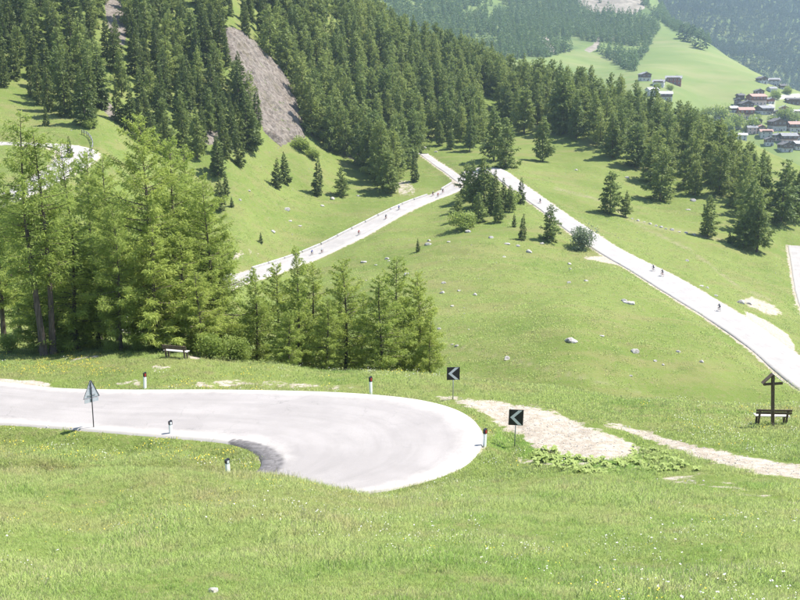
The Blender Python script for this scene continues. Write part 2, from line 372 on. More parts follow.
gravel = np.maximum.reduce([pmask(GRAVEL_POLY, 36, 56, 9.0) * 1.05, pmask(PATH_POLY, 30, 50, 7.0) * 0.95,
    pmask([(-60, 374), (0, 379), (40, 381), (62, 387), (0, 388), (-60, 386)], 47, 56, 2.0),
    0.62 * pmask([(66, 359), (98, 355), (100, 357), (70, 362)], 52, 62, 1.5), 0.8 * pmask([(186, 354), (200, 357), (201, 360), (190, 359)], 52, 62, 1.2),
    0.6 * pmask([(115, 381), (142, 378), (142, 386), (116, 387)], 48, 58, 2.5), 0.6 * pmask([(195, 381), (240, 379), (262, 384), (230, 387), (196, 387)], 48, 58, 2.5),
    0.55 * pmask([(150, 366), (172, 364), (172, 371), (152, 373)], 48, 60, 2),
    0.5 * pmask([(516, 455), (560, 460), (640, 463), (652, 470), (600, 470), (540, 466), (517, 466)], 34, 44, 3),
    0.42 * pmask([(630, 478), (700, 472), (800, 500), (800, 510), (700, 490)], 24, 40, 5),
    pmask([(578, 257), (603, 256), (634, 262), (640, 270), (622, 266), (600, 262)], 180, 260, 2.0),
    pmask([(744, 310), (768, 321), (788, 334), (795, 346), (795, 356), (775, 345), (750, 325)], 140, 200, 2.0),
    0.7 * pmask([(738, 300), (752, 296), (775, 305), (785, 315), (770, 316), (750, 308)], 150, 230, 3),
    0.5 * pmask([(792, 305), (800, 300), (830, 310), (800, 318)], 150, 230, 3),
    0.7 * pmask([(232, 254), (245, 249), (242, 258), (233, 261)], 190, 260, 2), 0.55 * pmask([(246, 247), (262, 254), (258, 257), (246, 251)], 190, 260, 2),
    0.55 * pmask([(395, 181), (410, 179), (418, 194), (402, 197), (393, 190)], 280, 360, 2),
    0.5 * pmask([(262, 380), (330, 384), (400, 391), (330, 389), (260, 387)], 48, 58, 2)])
for nm, Lr, Rr, _ in ROADS:                # gravelly verge along every road
    o = np.r_[Lr, Rr[::-1]][:, :2]; lo = o.min(0) - 3; hi = o.max(0) + 3
    m = (GX > lo[0]) & (GX < hi[0]) & (GY > lo[1]) & (GY < hi[1]); d = poly_sd(GX[m], GY[m], o)
    e = 0.55 if nm == 'hairpin_road' else 1.9
    gravel[m] = np.maximum(gravel[m], (1 - sstep(-0.2, e, d)) * (0.62 if nm == 'hairpin_road' else 0.9))
rock = np.maximum.reduce([0.9 * pmask([(104, -10), (122, -10), (130, 20), (124, 46), (112, 44), (106, 20)], 250, 400, 4), 0.75 * pmask([(205, 115), (214, 112), (222, 138), (212, 146), (200, 142)], 240, 340, 3),
    0.6 * pmask([(92, 92), (106, 94), (120, 116), (112, 121), (98, 108)], 230, 320, 3), 0.75 * pmask([(342, 138), (352, 140), (362, 158), (350, 160), (342, 150)], 290, 380, 4),
    0.9 * pmask([(130, 0), (150, 4), (152, 20), (136, 14)], 280, 420, 4), 0.6 * pmask([(352, 158), (372, 160), (374, 168), (354, 166)], 290, 400, 3)])
track = np.maximum.reduce([pline([(555, 188), (600, 200), (640, 226), (690, 250), (740, 288), (770, 300)], 170, 330, 1.1, 1.0) * 0.8, pline([(440, 342), (500, 357), (560, 372), (640, 392)], 90, 170, 1.0, 0.9) * 0.5,
    pline([(632, 219), (660, 228), (690, 233), (720, 240)], 200, 330, 1.2, 1.0) * 0.9])
lush = np.maximum.reduce([pmask([(536, 452), (560, 452), (600, 462), (640, 448), (660, 456), (680, 470), (640, 468), (590, 470), (552, 466)], 34, 46, 3), 0.8 * pmask([(497, 428), (526, 438), (545, 452), (520, 458), (490, 446)], 36, 50, 3)])

# ------------------------------------------------------------------ ground material
def ground_material():
    m, n, b = mat_new('meadow_ground', 0.95, 0.05)
    big = noise(n, 0.035, 5, 0.6); mid = noise(n, 0.28, 5, 0.65); fine = noise(n, 3.5, 5, 0.7); strat = noise(n, 0.10, 4, 0.6, stretch=(0.35, 1.6, 3.0))
    c = mixc(n, rng(n, big, 0.38, 0.62), (0.112, 0.152, 0.034), (0.146, 0.180, 0.048))
    c = mixc(n, rng(n, strat, 0.48, 0.66, 0, 0.75), c, (0.165, 0.165, 0.060))
    c = mixc(n, rng(n, mid, 0.52, 0.70, 0, 0.6), c, (0.080, 0.122, 0.027))
    c = mixc(n, rng(n, fine, 0.45, 0.75, 0, 0.55), c, (0.18, 0.18, 0.075))
    mot = noise(n, 0.9, 6, 0.75); c = mixc(n, rng(n, mot, 0.50, 0.72, 0, 0.75), c, (0.185, 0.165, 0.078)); c = mixc(n, rng(n, noise(n, 0.06, 5, 0.7, stretch=(1, 2.2, 1)), 0.50, 0.68, 0, 0.55), c, (0.17, 0.158, 0.068))
    c = mixc(n, rng(n, noise(n, 0.55, 6, 0.75), 0.56, 0.74, 0, 0.6), c, (0.075, 0.105, 0.028))
    c = mixc(n, mth(n, 'MULTIPLY', att(n, 'lush'), 0.8), c, (0.075, 0.150, 0.020))
    trk = mth(n, 'MULTIPLY', att(n, 'track'), rng(n, mid, 0.3, 0.6)); c = mixc(n, trk, c, (0.23, 0.20, 0.12))
    edge = mth(n, 'ADD', att(n, 'gravel'), mth(n, 'MULTIPLY', mth(n, 'SUBTRACT', noise(n, 0.9, 8, 0.75), 0.5), 1.9))
    g = rng(n, edge, 0.44, 0.62)
    gc = mixc(n, rng(n, noise(n, 2.2, 6, 0.7), 0.35, 0.65), (0.28, 0.235, 0.18), (0.40, 0.35, 0.29))
    gc = mixc(n, rng(n, noise(n, 9.0, 4, 0.7), 0.58, 0.70, 0, 0.7), gc, (0.20, 0.15, 0.10))
    c = mixc(n, g, c, gc)
    rk = rng(n, mth(n, 'ADD', att(n, 'rock'), mth(n, 'MULTIPLY', mth(n, 'SUBTRACT', noise(n, 0.25, 6, 0.7), 0.5), 1.0)), 0.42, 0.55)
    c = mixc(n, rk, c, mixc(n, rng(n, noise(n, 0.8, 6, 0.75), 0.35, 0.65), (0.105, 0.088, 0.072), (0.22, 0.19, 0.16)))
    n.links.new(c, b.inputs['Base Color']); bump(n, b, mth(n, 'ADD', fine, mth(n, 'MULTIPLY', mid, 2.0)), 0.5, 0.25); return m
M_GROUND = ground_material()
def road_material(name, c1, c2, patch):
    m, n, b = mat_new(name, 0.85, 0.25); ac = att(n, 'across')
    cv = N(n, 'ShaderNodeCombineXYZ'); n.links.new(mth(n, 'MULTIPLY', ac, 14.0), cv.inputs[0]); n.links.new(mth(n, 'MULTIPLY', att(n, 'along'), 0.16), cv.inputs[1])
    streak = noise(n, 1.0, 6, 0.65, vec=cv.outputs[0])
    c = mixc(n, rng(n, noise(n, 0.30, 5, 0.6), 0.35, 0.65), c1, c2); c = mixc(n, rng(n, streak, 0.42, 0.68, 0, 0.35), c, tuple(x * 0.80 for x in c1))
    c = mixc(n, rng(n, noise(n, 22.0, 3, 0.8), 0.35, 0.75, 0, 0.5), c, tuple(x * 0.72 for x in c1))
    # wheel tracks polished a little darker
    tr = mth(n, 'MULTIPLY', rng(n, mth(n, 'ABSOLUTE', mth(n, 'SUBTRACT', mth(n, 'PINGPONG', mth(n, 'MULTIPLY', ac, 4.0), 1.0), 0.5)), 0.0, 0.3, 1, 0), rng(n, noise(n, 0.5, 4), 0.35, 0.7)); c = mixc(n, mth(n, 'MULTIPLY', tr, 0.22), c, tuple(x * 0.6 for x in c1))
    cr = N(n, 'ShaderNodeTexVoronoi', feature='DISTANCE_TO_EDGE', Scale=0.55); wv = N(n, 'ShaderNodeTexCoord').outputs['Object']
    wn = N(n, 'ShaderNodeVectorMath', operation='MULTIPLY_ADD'); ns = N(n, 'ShaderNodeTexNoise', Scale=1.2, Detail=4.0); n.links.new(wv, ns.inputs['Vector']); n.links.new(ns.outputs['Color'], wn.inputs[0]); wn.inputs[1].default_value = (1.6, 1.6, 1.6); n.links.new(wv, wn.inputs[2]); n.links.new(wn.outputs[0], cr.inputs['Vector'])
    crack = mth(n, 'MULTIPLY', rng(n, cr.outputs['Distance'], 0.0, 0.010, 1, 0), rng(n, noise(n, 0.2, 3), 0.5, 0.62)); c = mixc(n, mth(n, 'MULTIPLY', crack, 0.5), c, (0.06, 0.06, 0.06))
    # sandy margins
    ed = rng(n, mth(n, 'ADD', mth(n, 'ABSOLUTE', mth(n, 'SUBTRACT', ac, 0.5)), mth(n, 'MULTIPLY', mth(n, 'SUBTRACT', noise(n, 0.9, 5, 0.7), 0.5), 0.22)), 0.33, 0.52); c = mixc(n, ed, c, (0.39, 0.36, 0.325))
    if patch:                                # fresh tar along the inside of the bend
        pt = rng(n, mth(n, 'ADD', att(n, 'patch'), mth(n, 'MULTIPLY', mth(n, 'SUBTRACT', noise(n, 1.1, 6, 0.75), 0.5), 0.55)), 0.22, 0.70)
        c = mixc(n, mth(n, 'MULTIPLY', pt, 0.9), c, mixc(n, rng(n, noise(n, 3.0, 5, 0.7), 0.4, 0.6), (0.075, 0.068, 0.068), (0.14, 0.13, 0.128)))
    n.links.new(c, b.inputs['Base Color']); bump(n, b, noise(n, 30.0, 3, 0.7), 0.25, 0.01); return m
_tar = catmull([on_z(u, v, ZR) for u, v in ((232, 441), (248, 446), (260, 452), (266, 461), (263, 470), (254, 477))], 0.3)
def tar_patch(V):
    d = np.sqrt(((V[:, None, :2] - _tar[None, :, :2]) ** 2).sum(2)); j = d.argmin(1); wd = np.interp(np.arange(len(_tar)), [0, len(_tar) * .35, len(_tar) * .7, len(_tar) - 1], [0.25, 0.85, 1.0, 0.7])
    return 1 - sstep(0.4, 1.25, d.min(1) / wd[j])
M_ROAD = road_material('worn_asphalt', (0.262, 0.240, 0.226), (0.312, 0.287, 0.270), True)
M_ROADF = road_material('pale_asphalt', (0.300, 0.277, 0.258), (0.365, 0.338, 0.315), None)

gi = np.arange(NS * NT).reshape(NT, NS)
F = np.stack([gi[:-1, :-1], gi[:-1, 1:], gi[1:, 1:], gi[1:, :-1]], -1).reshape(-1, 4)
me = np_mesh('ground', np.stack([GX, GY, GZ], -1).reshape(-1, 3), F, M_GROUND, True)
for nm, a in (('gravel', gravel), ('rock', rock), ('track', track), ('lush', lush)): attr(me, nm, a.ravel())
tag(link('ground', me), 'grassy alpine hillside of flowering meadow and steep forest slope', kind='structure')
LBL = {'hairpin_road': 'pale worn asphalt hairpin bend in the foreground meadow', 'valley_road': 'pale road climbing past the spruces and down the open slope', 'upper_road': 'pale road bend high on the slope behind the tall larches',
       'side_road': 'short pale road stretch at the far edge of the sloping meadow', 'gravel_track': 'narrow gravel track joining the pale road at the forest edge'}
for nm, L_, R_, _ in ROADS:
    tag(ribbon(nm, L_, R_, M_ROAD if nm == 'hairpin_road' else M_ROADF, 0.0 if nm == 'hairpin_road' else (0.06 if nm != 'gravel_track' else 0.02), 24 if nm == 'hairpin_road' else 10, patch=tar_patch if nm == 'hairpin_road' else None), LBL[nm], kind='structure')

# ------------------------------------------------------------------ beyond the ridge: village slope and far mountain
def sheet(name, pts, d0, d1, u0, u1, ns, nt_, amp, mat, masks):
    fit = rbf_fit(pts, 1e-4); t = np.linspace(math.log(d0 + Y0), math.log(d1 + Y0), nt_); s = np.linspace((u0 - 400) / FPX, (u1 - 400) / FPX, ns)
    y = (np.exp(t) - Y0)[:, None] * np.ones((1, ns)); x = np.exp(t)[:, None] * s[None]; z = rbf_eval(fit, x, y) + amp * fbm(x * 0.009, y * 0.009, 4)
    gi = np.arange(ns * nt_).reshape(nt_, ns); F = np.stack([gi[:-1, :-1], gi[:-1, 1:], gi[1:, 1:], gi[1:, :-1]], -1).reshape(-1, 4)
    me = np_mesh(name, np.stack([x, y, z], -1).reshape(-1, 3), F, mat, True); u, v = proj(x, y, z)
    for nm, polys in masks.items():
        a = np.zeros(x.shape)
        for p in polys: a = np.maximum(a, 1 - sstep(-2, 2, poly_sd(u, v, p)))
        attr(me, nm, a.ravel())
    o = link(name, me)
    def h(px, py):
        px = np.asarray(px, float); py = np.asarray(py, float)
        a = np.clip((np.log(np.maximum(py + Y0, 1)) - t[0]) / (t[1] - t[0]), 0, nt_ - 1.001); c = np.clip((px / (py + Y0) - s[0]) / (s[1] - s[0]), 0, ns - 1.001)
        i = a.astype(int); j = c.astype(int); fa = a - i; fc = c - j
        return (z[i, j] * (1 - fc) + z[i, j + 1] * fc) * (1 - fa) + (z[i + 1, j] * (1 - fc) + z[i + 1, j + 1] * fc) * fa
    return o, h
def valley_material(name, forest):
    m, n, b = mat_new(name, 0.95, 0.05)
    c = mixc(n, rng(n, noise(n, 0.006, 5), 0.35, 0.65), (0.115, 0.155, 0.048), (0.155, 0.185, 0.062)); c = mixc(n, rng(n, noise(n, 0.02, 5, stretch=(0.5, 1, 2)), 0.45, 0.7, 0, 0.7), c, (0.19, 0.19, 0.085))
    c = mixc(n, mth(n, 'MULTIPLY', att(n, 'wood'), rng(n, noise(n, 0.012, 5, 0.65), 0.42, 0.60, 0.1, 0.9)), c, (0.060, 0.092, 0.032))
    rk = rng(n, mth(n, 'ADD', att(n, 'rock'), mth(n, 'MULTIPLY', mth(n, 'SUBTRACT', noise(n, 0.03, 6, 0.7), 0.5), 0.8)), 0.42, 0.6)
    c = mixc(n, rk, c, mixc(n, rng(n, noise(n, 0.05, 6, 0.8), 0.35, 0.65), (0.15, 0.13, 0.10), (0.27, 0.235, 0.19)))
    c = mixc(n, att(n, 'lane'), c, (0.5, 0.47, 0.43))
    n.links.new(c, b.inputs['Base Color']); return m
vpts = [P(*a) for a in ((640, 88, 950), (700, 100, 980), (660, 100, 900), (720, 125, 900), (790, 145, 850), (780, 100, 1020), (760, 80, 1120), (700, 62, 1200), (650, 45, 1350), (655, 22, 1560), (700, 40, 1480), (740, 64, 1330), (800, 92, 1180), (600, 60, 1230), (560, 62, 1150), (580, 45, 1330),
        (600, 10, 1650), (600, -40, 2000), (540, 30, 1400), (520, -10, 1700), (450, 20, 1350), (450, -40, 1750), (380, -30, 1500), (380, 20, 1250), (640, 0, 1720), (640, -30, 1900), (500, 75, 1050), (900, 160, 840), (900, 110, 1100), (600, -70, 2200))] + \
       [HID(*a) for a in ((400, 620, -60), (560, 620, -90), (700, 620, -105), (850, 620, -115), (560, 800, -60), (700, 760, -80), (850, 720, -95), (400, 900, -20), (680, 1850, 60), (720, 1720, 30), (760, 1560, -5), (800, 1450, -30), (900, 1350, -60), (700, 2250, 20), (800, 2200, -60), (900, 2200, -80), (650, 2250, 110))]
WOOD_MID = [(340, -60), (360, 20), (400, 42), (470, 58), (500, 60), (536, 60), (552, 56), (575, 50), (590, 46), (604, 56), (622, 68), (634, 72), (640, 60), (648, 52), (652, 40), (660, 30), (660, 18), (648, 4), (640, -20), (600, -80)]
MEADOW_EDGE = [(660, 20), (672, 32), (700, 41), (722, 52), (742, 62), (770, 72), (800, 88), (900, 130), (900, 40), (760, -30), (650, -30)]
ROCKS_FAR = [[(590, -10), (640, -10), (645, 8), (630, 16), (612, 12), (596, 14), (578, 4), (575, -8)], [(540, 38), (548, 36), (552, 46), (558, 52), (552, 54), (545, 48)], [(612, 34), (626, 38), (624, 42), (612, 40)], [(584, 50), (594, 44), (598, 36), (602, 38), (598, 48), (590, 53)]]
M_VALLEY = valley_material('far_meadow', False)
vo, HV = sheet('far_hillside', vpts, 600, 2300, 330, 960, 240, 240, 10.0, M_VALLEY, {'wood': [WOOD_MID, MEADOW_EDGE], 'rock': ROCKS_FAR, 'lane': [[(769, 100), (773, 98), (774, 116), (770, 118)], [(776, 96), (800, 94), (800, 97), (776, 99)]]})
tag(vo, 'green alpine meadow slope with village and wooded hillside beyond the ridge', kind='structure')
mpts = [P(*a) for a in ((640, 30, 2100), (700, 60, 2050), (760, 90, 1950), (820, 120, 1900), (900, 130, 1900), (640, -20, 2600), (720, 0, 2500), (800, 20, 2450), (900, 30, 2400), (640, -90, 3300), (760, -80, 3200), (900, -70, 3100), (500, -60, 3000), (500, 10, 2200), (1000, 100, 2100))]
mo, HM = sheet('far_mountain', mpts, 1850, 3500, 460, 1000, 140, 120, 55.0, M_VALLEY, {'wood': [[(300, -400), (1200, -400), (1200, 400), (300, 400)]], 'rock': [[(650, 2), (668, -2), (672, 3), (656, 8)]], 'lane': []})
tag(mo, 'steep forested mountainside closing the valley', kind='structure')
# ------------------------------------------------------------------ vegetation
M_LARCH = leafy('larch_needles', (0.24, 0.30, 0.062), (0.32, 0.37, 0.082), (0.21, 0.285, 0.066), 0.52)
M_FOREST = leafy('forest_needles', (0.105, 0.152, 0.044), (0.150, 0.195, 0.054), (0.235, 0.270, 0.066), 0.40, scale=0.06)
M_SPRUCE = leafy('spruce_needles', (0.068, 0.100, 0.028), (0.096, 0.130, 0.034), (0.150, 0.175, 0.042), 0.28, scale=0.1)
M_MIDLARCH = leafy('forest_larch_needles', (0.165, 0.215, 0.056), (0.215, 0.260, 0.068), (0.27, 0.305, 0.08), 0.42, scale=0.06)
M_SHRUB = leafy('shrub_leaves', (0.20, 0.265, 0.055), (0.25, 0.305, 0.070), (0.22, 0.27, 0.07), 0.5)
M_WILLOW = leafy('willow_leaves', (0.16, 0.20, 0.12), (0.20, 0.24, 0.14), (0.15, 0.19, 0.10), 0.35)
M_FAR = leafy('distant_needles', (0.092, 0.150, 0.050), (0.125, 0.185, 0.060), (0.11, 0.17, 0.06), 0.3, scale=0.02)
M_FARD = leafy('mountain_needles', (0.030, 0.060, 0.030), (0.044, 0.078, 0.036), (0.038, 0.07, 0.038), 0.25, scale=0.01)
M_BARK = simple('bark', (0.055, 0.042, 0.032), (0.13, 0.105, 0.085), 3.0, bmp=0.5, stretch=(3, 3, 0.6))
def spray_faces(rg, root, dirv, length, width):
    """diamond sprays: root, side, tip, side"""
    n = len(root); up = rg.normal(size=(n, 3)) * 0.6; up[:, 2] += 0.55; side = np.cross(dirv, up); side /= np.linalg.norm(side, axis=1)[:, None] + 1e-9
    mid = root + dirv * (length * 0.45)[:, None]; tip = root + dirv * length[:, None]; tip[:, 2] -= length * 0.12; sw = side * (width / 2)[:, None]
    V = np.stack([root, mid - sw, tip, mid + sw], 1).reshape(-1, 3); return V, np.arange(4 * n).reshape(n, 4)
def conifer(seed, Hh, Rm, base, nb, per_m, sl, sw, droop=0.25, pw=0.85, limbs=True, trunk_r=None, lean=0.0, irregular=0.25, fluff=0.0):
    rg = np.random.default_rng(seed); h = base + (1 - base) * (np.arange(nb) + rg.random(nb)) / nb; hh = (h - base) / (1 - base)
    prof = (1 - hh) ** pw * np.minimum(1, 0.55 + 2.6 * hh) + 0.03
    az = np.arange(nb) * 2.39996 + rg.normal(0, 0.5, nb)
    L = Rm * prof * (1 + irregular * rg.normal(0, 1, nb)).clip(0.35, 1.5) * (1 + 0.15 * np.sin(az * 1 + seed) + 0.1 * np.sin(az * 2 + 2.1 * seed))
    slope = -droop + (droop + 0.55) * hh ** 1.6 + rg.normal(0, 0.08, nb)
    bend = lambda z: np.stack([lean * (z / Hh) ** 2 + 0.012 * Hh * np.sin(z / Hh * 5 + seed), 0.010 * Hh * np.cos(z / Hh * 4 + seed) - 0.010 * Hh, z], -1)
    org = bend(h * Hh); d = np.stack([np.cos(az), np.sin(az), slope], 1)
    cnt = np.maximum(4, (per_m * L).astype(int)); bi = np.repeat(np.arange(nb), cnt); m = len(bi)
    q = rg.random(m) ** 0.65; q = 0.06 + 0.94 * q
    pos = org[bi] + d[bi] * (L[bi] * q)[:, None]; pos[:, 2] += L[bi] * (0.16 * q ** 2 - 0.02) - 0.10 * droop * L[bi] * np.sin(q * 3.1)
    perp = np.stack([-np.sin(az), np.cos(az), np.zeros(nb)], 1)[bi]
    s = rg.uniform(-1, 1, m); dirv = d[bi] * (0.75 - 0.3 * abs(s))[:, None] + perp * s[:, None] * 0.9; dirv[:, 2] += rg.normal(-0.12, 0.3, m); dirv /= np.linalg.norm(dirv, axis=1)[:, None]
    pos += perp * (s * 0.12 * L[bi] * (1 - q))[:, None]
    if fluff: pos += rg.normal(0, fluff, (m, 3)) * np.clip(L[bi] / Rm, .25, 1)[:, None]; dirv += rg.normal(0, 0.45, (m, 3)); dirv /= np.linalg.norm(dirv, axis=1)[:, None]
    ln = sl * rg.uniform(0.55, 1.25, m) * np.clip(0.55 + L[bi] / Rm, 0.45, 1.2)
    CV, CF = spray_faces(rg, pos, dirv, ln, sw * rg.uniform(0.6, 1.3, m))
    # leader
    tb = MB(); r = trunk_r or 0.012 * Hh + 0.03; zs = np.linspace(0, 1, 9) * Hh; zs[0] = -0.04 * Hh
    tb.tube([bend(np.array(z)) for z in zs], [r * (1.25 if i == 0 else 1.0) * (1 - 0.97 * i / 8) + 0.004 for i in range(9)], 7)
    if limbs:
        for i in range(nb):
            if L[i] < 0.12 * Rm: continue
            a = org[i]; pm = a + d[i] * L[i] * 0.5; pm[2] += L[i] * 0.02; pe = a + d[i] * L[i] * 0.92; pe[2] += L[i] * 0.12
            rr = 0.010 * L[i] + 0.006; tb.tube([a, pm, pe], [rr * 1.4, rr, rr * 0.35], 3, cap=False)
    return tb, CV, CF
class Proto: pass
def make_proto(name, mat, **kw):
    tb, CV, CF = conifer(**kw); p = Proto(); p.H = kw['Hh']; p.R = kw['Rm']
    p.trunk = tb.mesh(name + '_trunk', M_BARK); p.crown = np_mesh(name + '_crown', CV, CF, mat)
    V = np.array(tb.v); p.tb = tb; p.CV = CV; p.CF = CF; p.mat = mat; p.name = name; return p
def joined(p):
    """trunk and crown in one mesh, for woods that read as one mass"""
    n = len(p.tb.v); me = bpy.data.meshes.new(p.name + '_whole'); fs = p.tb.f + [tuple(int(i) + n for i in f) for f in p.CF]
    me.from_pydata(p.tb.v + [tuple(v) for v in p.CV], [], fs); me.materials.append(M_BARK); me.materials.append(p.mat)
    me.polygons.foreach_set('material_index', [0] * len(p.tb.f) + [1] * len(p.CF)); return me
LA = [make_proto('larch', M_LARCH, seed=i, Hh=9.0, Rm=1.85 + 0.25 * (i % 3), base=0.05, nb=120, per_m=95, sl=0.24, sw=0.055, droop=0.05, pw=0.72, irregular=0.42, fluff=0.11) for i in range(1, 5)]
LB = [make_proto('tall_larch', M_LARCH, seed=10 + i, Hh=17.0, Rm=2.9 + 0.3 * i, base=(0.20, 0.14, 0.10)[i % 3], nb=140, per_m=75, sl=0.32, sw=0.07, droop=0.10, pw=0.6, irregular=0.45, trunk_r=0.24, fluff=0.20) for i in range(3)]
LB.append(make_proto('bare_larch', M_LARCH, seed=17, Hh=17.0, Rm=2.4, base=0.30, nb=100, per_m=55, sl=0.32, sw=0.07, droop=0.10, pw=0.5, irregular=0.5, trunk_r=0.27, fluff=0.20))
FTD = [make_proto('mountain_tree', M_FARD, seed=75 + i, Hh=18.0, Rm=3.6, base=0.05, nb=34, per_m=3.2, sl=2.2, sw=1.1, droop=0.3, pw=0.85, limbs=False, trunk_r=0.25) for i in range(3)]
FO = [make_proto('conifer', M_FOREST, seed=30 + i, Hh=20.0, Rm=(3.7, 4.3, 3.3, 4.0)[i], base=(0.10, 0.06, 0.12, 0.05)[i], nb=95, per_m=13, sl=1.05, sw=0.42, droop=0.25, pw=(0.80, 0.62, 0.9, 0.7)[i], limbs=False, trunk_r=0.26, irregular=(0.25, 0.4, 0.3, 0.45)[i], fluff=0.22) for i in range(4)]
FL_ = [make_proto('forest_larch', M_MIDLARCH, seed=40 + i, Hh=20.0, Rm=(3.5, 4.2)[i], base=0.08, nb=85, per_m=13, sl=0.95, sw=0.36, droop=0.15, pw=(0.65, 0.8)[i], limbs=False, trunk_r=0.26, irregular=0.45, fluff=0.3) for i in range(2)]
SP_ = [make_proto('spruce', M_SPRUCE, seed=50 + i, Hh=18.0, Rm=(2.9, 3.3, 2.6)[i], base=0.03, nb=100, per_m=15, sl=1.0, sw=0.40, droop=0.42, pw=0.95, limbs=False, trunk_r=0.22, irregular=0.18) for i in range(3)]
FT = [make_proto('far_tree', M_FAR, seed=70 + i, Hh=18.0, Rm=3.6, base=0.05, nb=34, per_m=3.2, sl=2.2, sw=1.1, droop=0.3, pw=0.85, limbs=False, trunk_r=0.25) for i in range(3)]
def shrub_proto(name, mat, seed, rx, rz, n, leaf):
    rg = np.random.default_rng(seed); p = Proto(); tb = MB(); lobes = [(rg.uniform(-.45, .45) * rx, rg.uniform(-.45, .45) * rx, rz * rg.uniform(.35, .72), rx * rg.uniform(.38, .62)) for _ in range(9)]
    pts = []
    for k in range(n):
        l = lobes[k % 9]; v = rg.normal(size=3); v /= np.linalg.norm(v); v *= l[3] * rg.random() ** 0.35; v[2] *= rz / rx * 0.9; pts.append((l[0] + v[0], l[1] + v[1], max(0.06, l[2] + v[2])))
    pos = np.array(pts); d = rg.normal(size=(n, 3)); d[:, 2] += 0.35; d /= np.linalg.norm(d, axis=1)[:, None]
    CV, CF = spray_faces(rg, pos, d, leaf * rg.uniform(.6, 1.3, n), leaf * 0.5 * rg.uniform(.6, 1.3, n))
    for l in lobes: tb.tube([(l[0] * 0.15, l[1] * 0.15, -0.08), (l[0] * 0.6, l[1] * 0.6, l[2] * 0.5), (l[0], l[1], l[2])], [0.035, 0.022, 0.01], 5)
    p.H = rz; p.R = rx; p.trunk = tb.mesh(name + '_stems', M_BARK); p.crown = np_mesh(name + '_leaves', CV, CF, mat); return p
SHB = [shrub_proto('shrub', M_SHRUB, 80 + i, 1.6, 1.9, 2600, 0.17) for i in range(2)]
SHW = shrub_proto('willow', M_WILLOW, 90, 2.4, 3.4, 2400, 0.34)
SHM = shrub_proto('bush', M_SHRUB, 92, 2.2, 2.4, 1800, 0.38)
def plant(name, p, loc, height, label, cat='tree', group=None, wide=1.0, parts=('trunk', 'crown'), rz=None):
    s = height / p.H; o = empty(name, tuple(loc), random.uniform(0, 6.28) if rz is None else rz); o.scale = (s * wide, s * wide, s)
    tag(o, label, cat, group); link(parts[0], p.trunk, o); link(parts[1], p.crown, o); return o
def by_top(u, vt, D):
    """foot and height of a tree at distance D whose tip shows at pixel (u, vt)"""
    t = P(u, vt, D); g = float(H(t[0], t[1])); return (t[0], t[1], g - 0.05), t[2] - g
def by_base(u, vb, hp, d0):
    b = hit(u, vb, d0); return (b[0], b[1], b[2] - 0.1), hp * (b[1] * CP - b[2] * SP) / FPX

# --- young larches in a row behind the bend
row = [(253, 268, 66, 'slim young larch opening the row behind the hairpin, nearest the tall wood'), (276, 264, 70, 'second larch of the row behind the hairpin, counting from the larch wood'), (297, 246, 64, 'tallest pointed larch of the row behind the hairpin bend, its tip before the pale road'),
       (311, 262, 68, 'bushy larch right behind the tallest of the row, its tip over the road edge'), (327, 297, 62, 'low larch between the tallest pointed larch and the grey-stemmed one'), (343, 260, 65, 'grey-stemmed larch standing alone in the middle of the row behind the hairpin'),
       (362, 292, 69, 'short larch between the lone grey-stemmed larch and the group of three'), (380, 274, 63, 'dark-stemmed larch, first of the three in the end group of the row'), (397, 257, 66, 'tall larch in the middle of the end group of three behind the bend'),
       (418, 273, 67, 'last tall larch of the row, at the open meadow side'), (430, 311, 64, 'small larch bush at the open end of the row behind the bend'), (288, 310, 60.5, 'low bright green larch in front of the tallest pointed one')]
for i, (u, vt, D, lb) in enumerate(row):
    loc, hh = by_top(u, vt, D); plant('larch_tree', LA[i % 4], loc, hh, lb, group='young larches behind the hairpin bend', wide=(1.0, 1.1, 0.92, 1.15)[i % 4] * min(1.15, 7.0 / hh) ** 0.3)
# --- tall larch wood on the left
wood = [(17, 112, 61, 3, 'tall larch with bare dark trunk nearest the picture edge'), (36, 128, 61.5, 3, 'tall larch with slightly leaning dark trunk beside the edge trunk'), (139, 116, 66, 2, 'tallest bright larch in the middle of the wood above the bench'), (166, 139, 70, 1, 'bright larch just behind the tallest one, tip leaning towards the slope'),
        (186, 146, 74, 0, 'larch at the open flank of the wood, tip before the dark spruces'), (206, 182, 69, 2, 'broad larch above the far end of the bench wood, beside the meadow slope'), (104, 156, 78, 0, 'larch standing back between the pale road bend and the tallest larch'), (84, 150, 92, 1, 'dark slim larch tip before the pale upper road bend'),
        (64, 142, 98, 2, 'pointed larch tip in the middle of the pale upper road bend'), (112, 205, 62, 1, 'larch with thin pale trunk standing behind the wood edge near the bench'), (70, 215, 64, 0, 'larch with low crown between the dark trunks and the thin pale trunk'), (48, 235, 75, 2, 'half-hidden larch behind the two dark trunks'),
        (150, 225, 62.5, 2, 'wide bright larch right above the wooden bench'), (178, 232, 65, 0, 'bright larch to the open side of the bench, lower crown'), (216, 238, 70, 1, 'low larch at the corner of the wood where the pale road appears'), (-12, 150, 68, 0, 'tall larch cut by the picture edge'),
        (6, 190, 84, 2, 'larch behind the edge trunks before the white road patch'), (92, 240, 66, 2, 'short full larch in the shade of the wood near the thin trunk'), (128, 200, 88, 1, 'back-row larch seen between the tallest larch and the pale trunk'), (30, 270, 63, 1, 'low larch filling the gap between the two dark trunks'), (196, 270, 62, 2, 'low leafy larch at the bench end of the wood edge')]
for i, (u, vt, D, k, lb) in enumerate(wood):
    loc, hh = by_top(u, vt, D); pr = LB[k] if hh > 10 else LA[(i * 3 + k) % 4]
    plant('larch_tree', pr, loc, hh, lb, group='tall larches in the wood above the bench', wide=(0.95 if hh > 10 else 1.35) * (0.85 if D > 90 else 1.0))
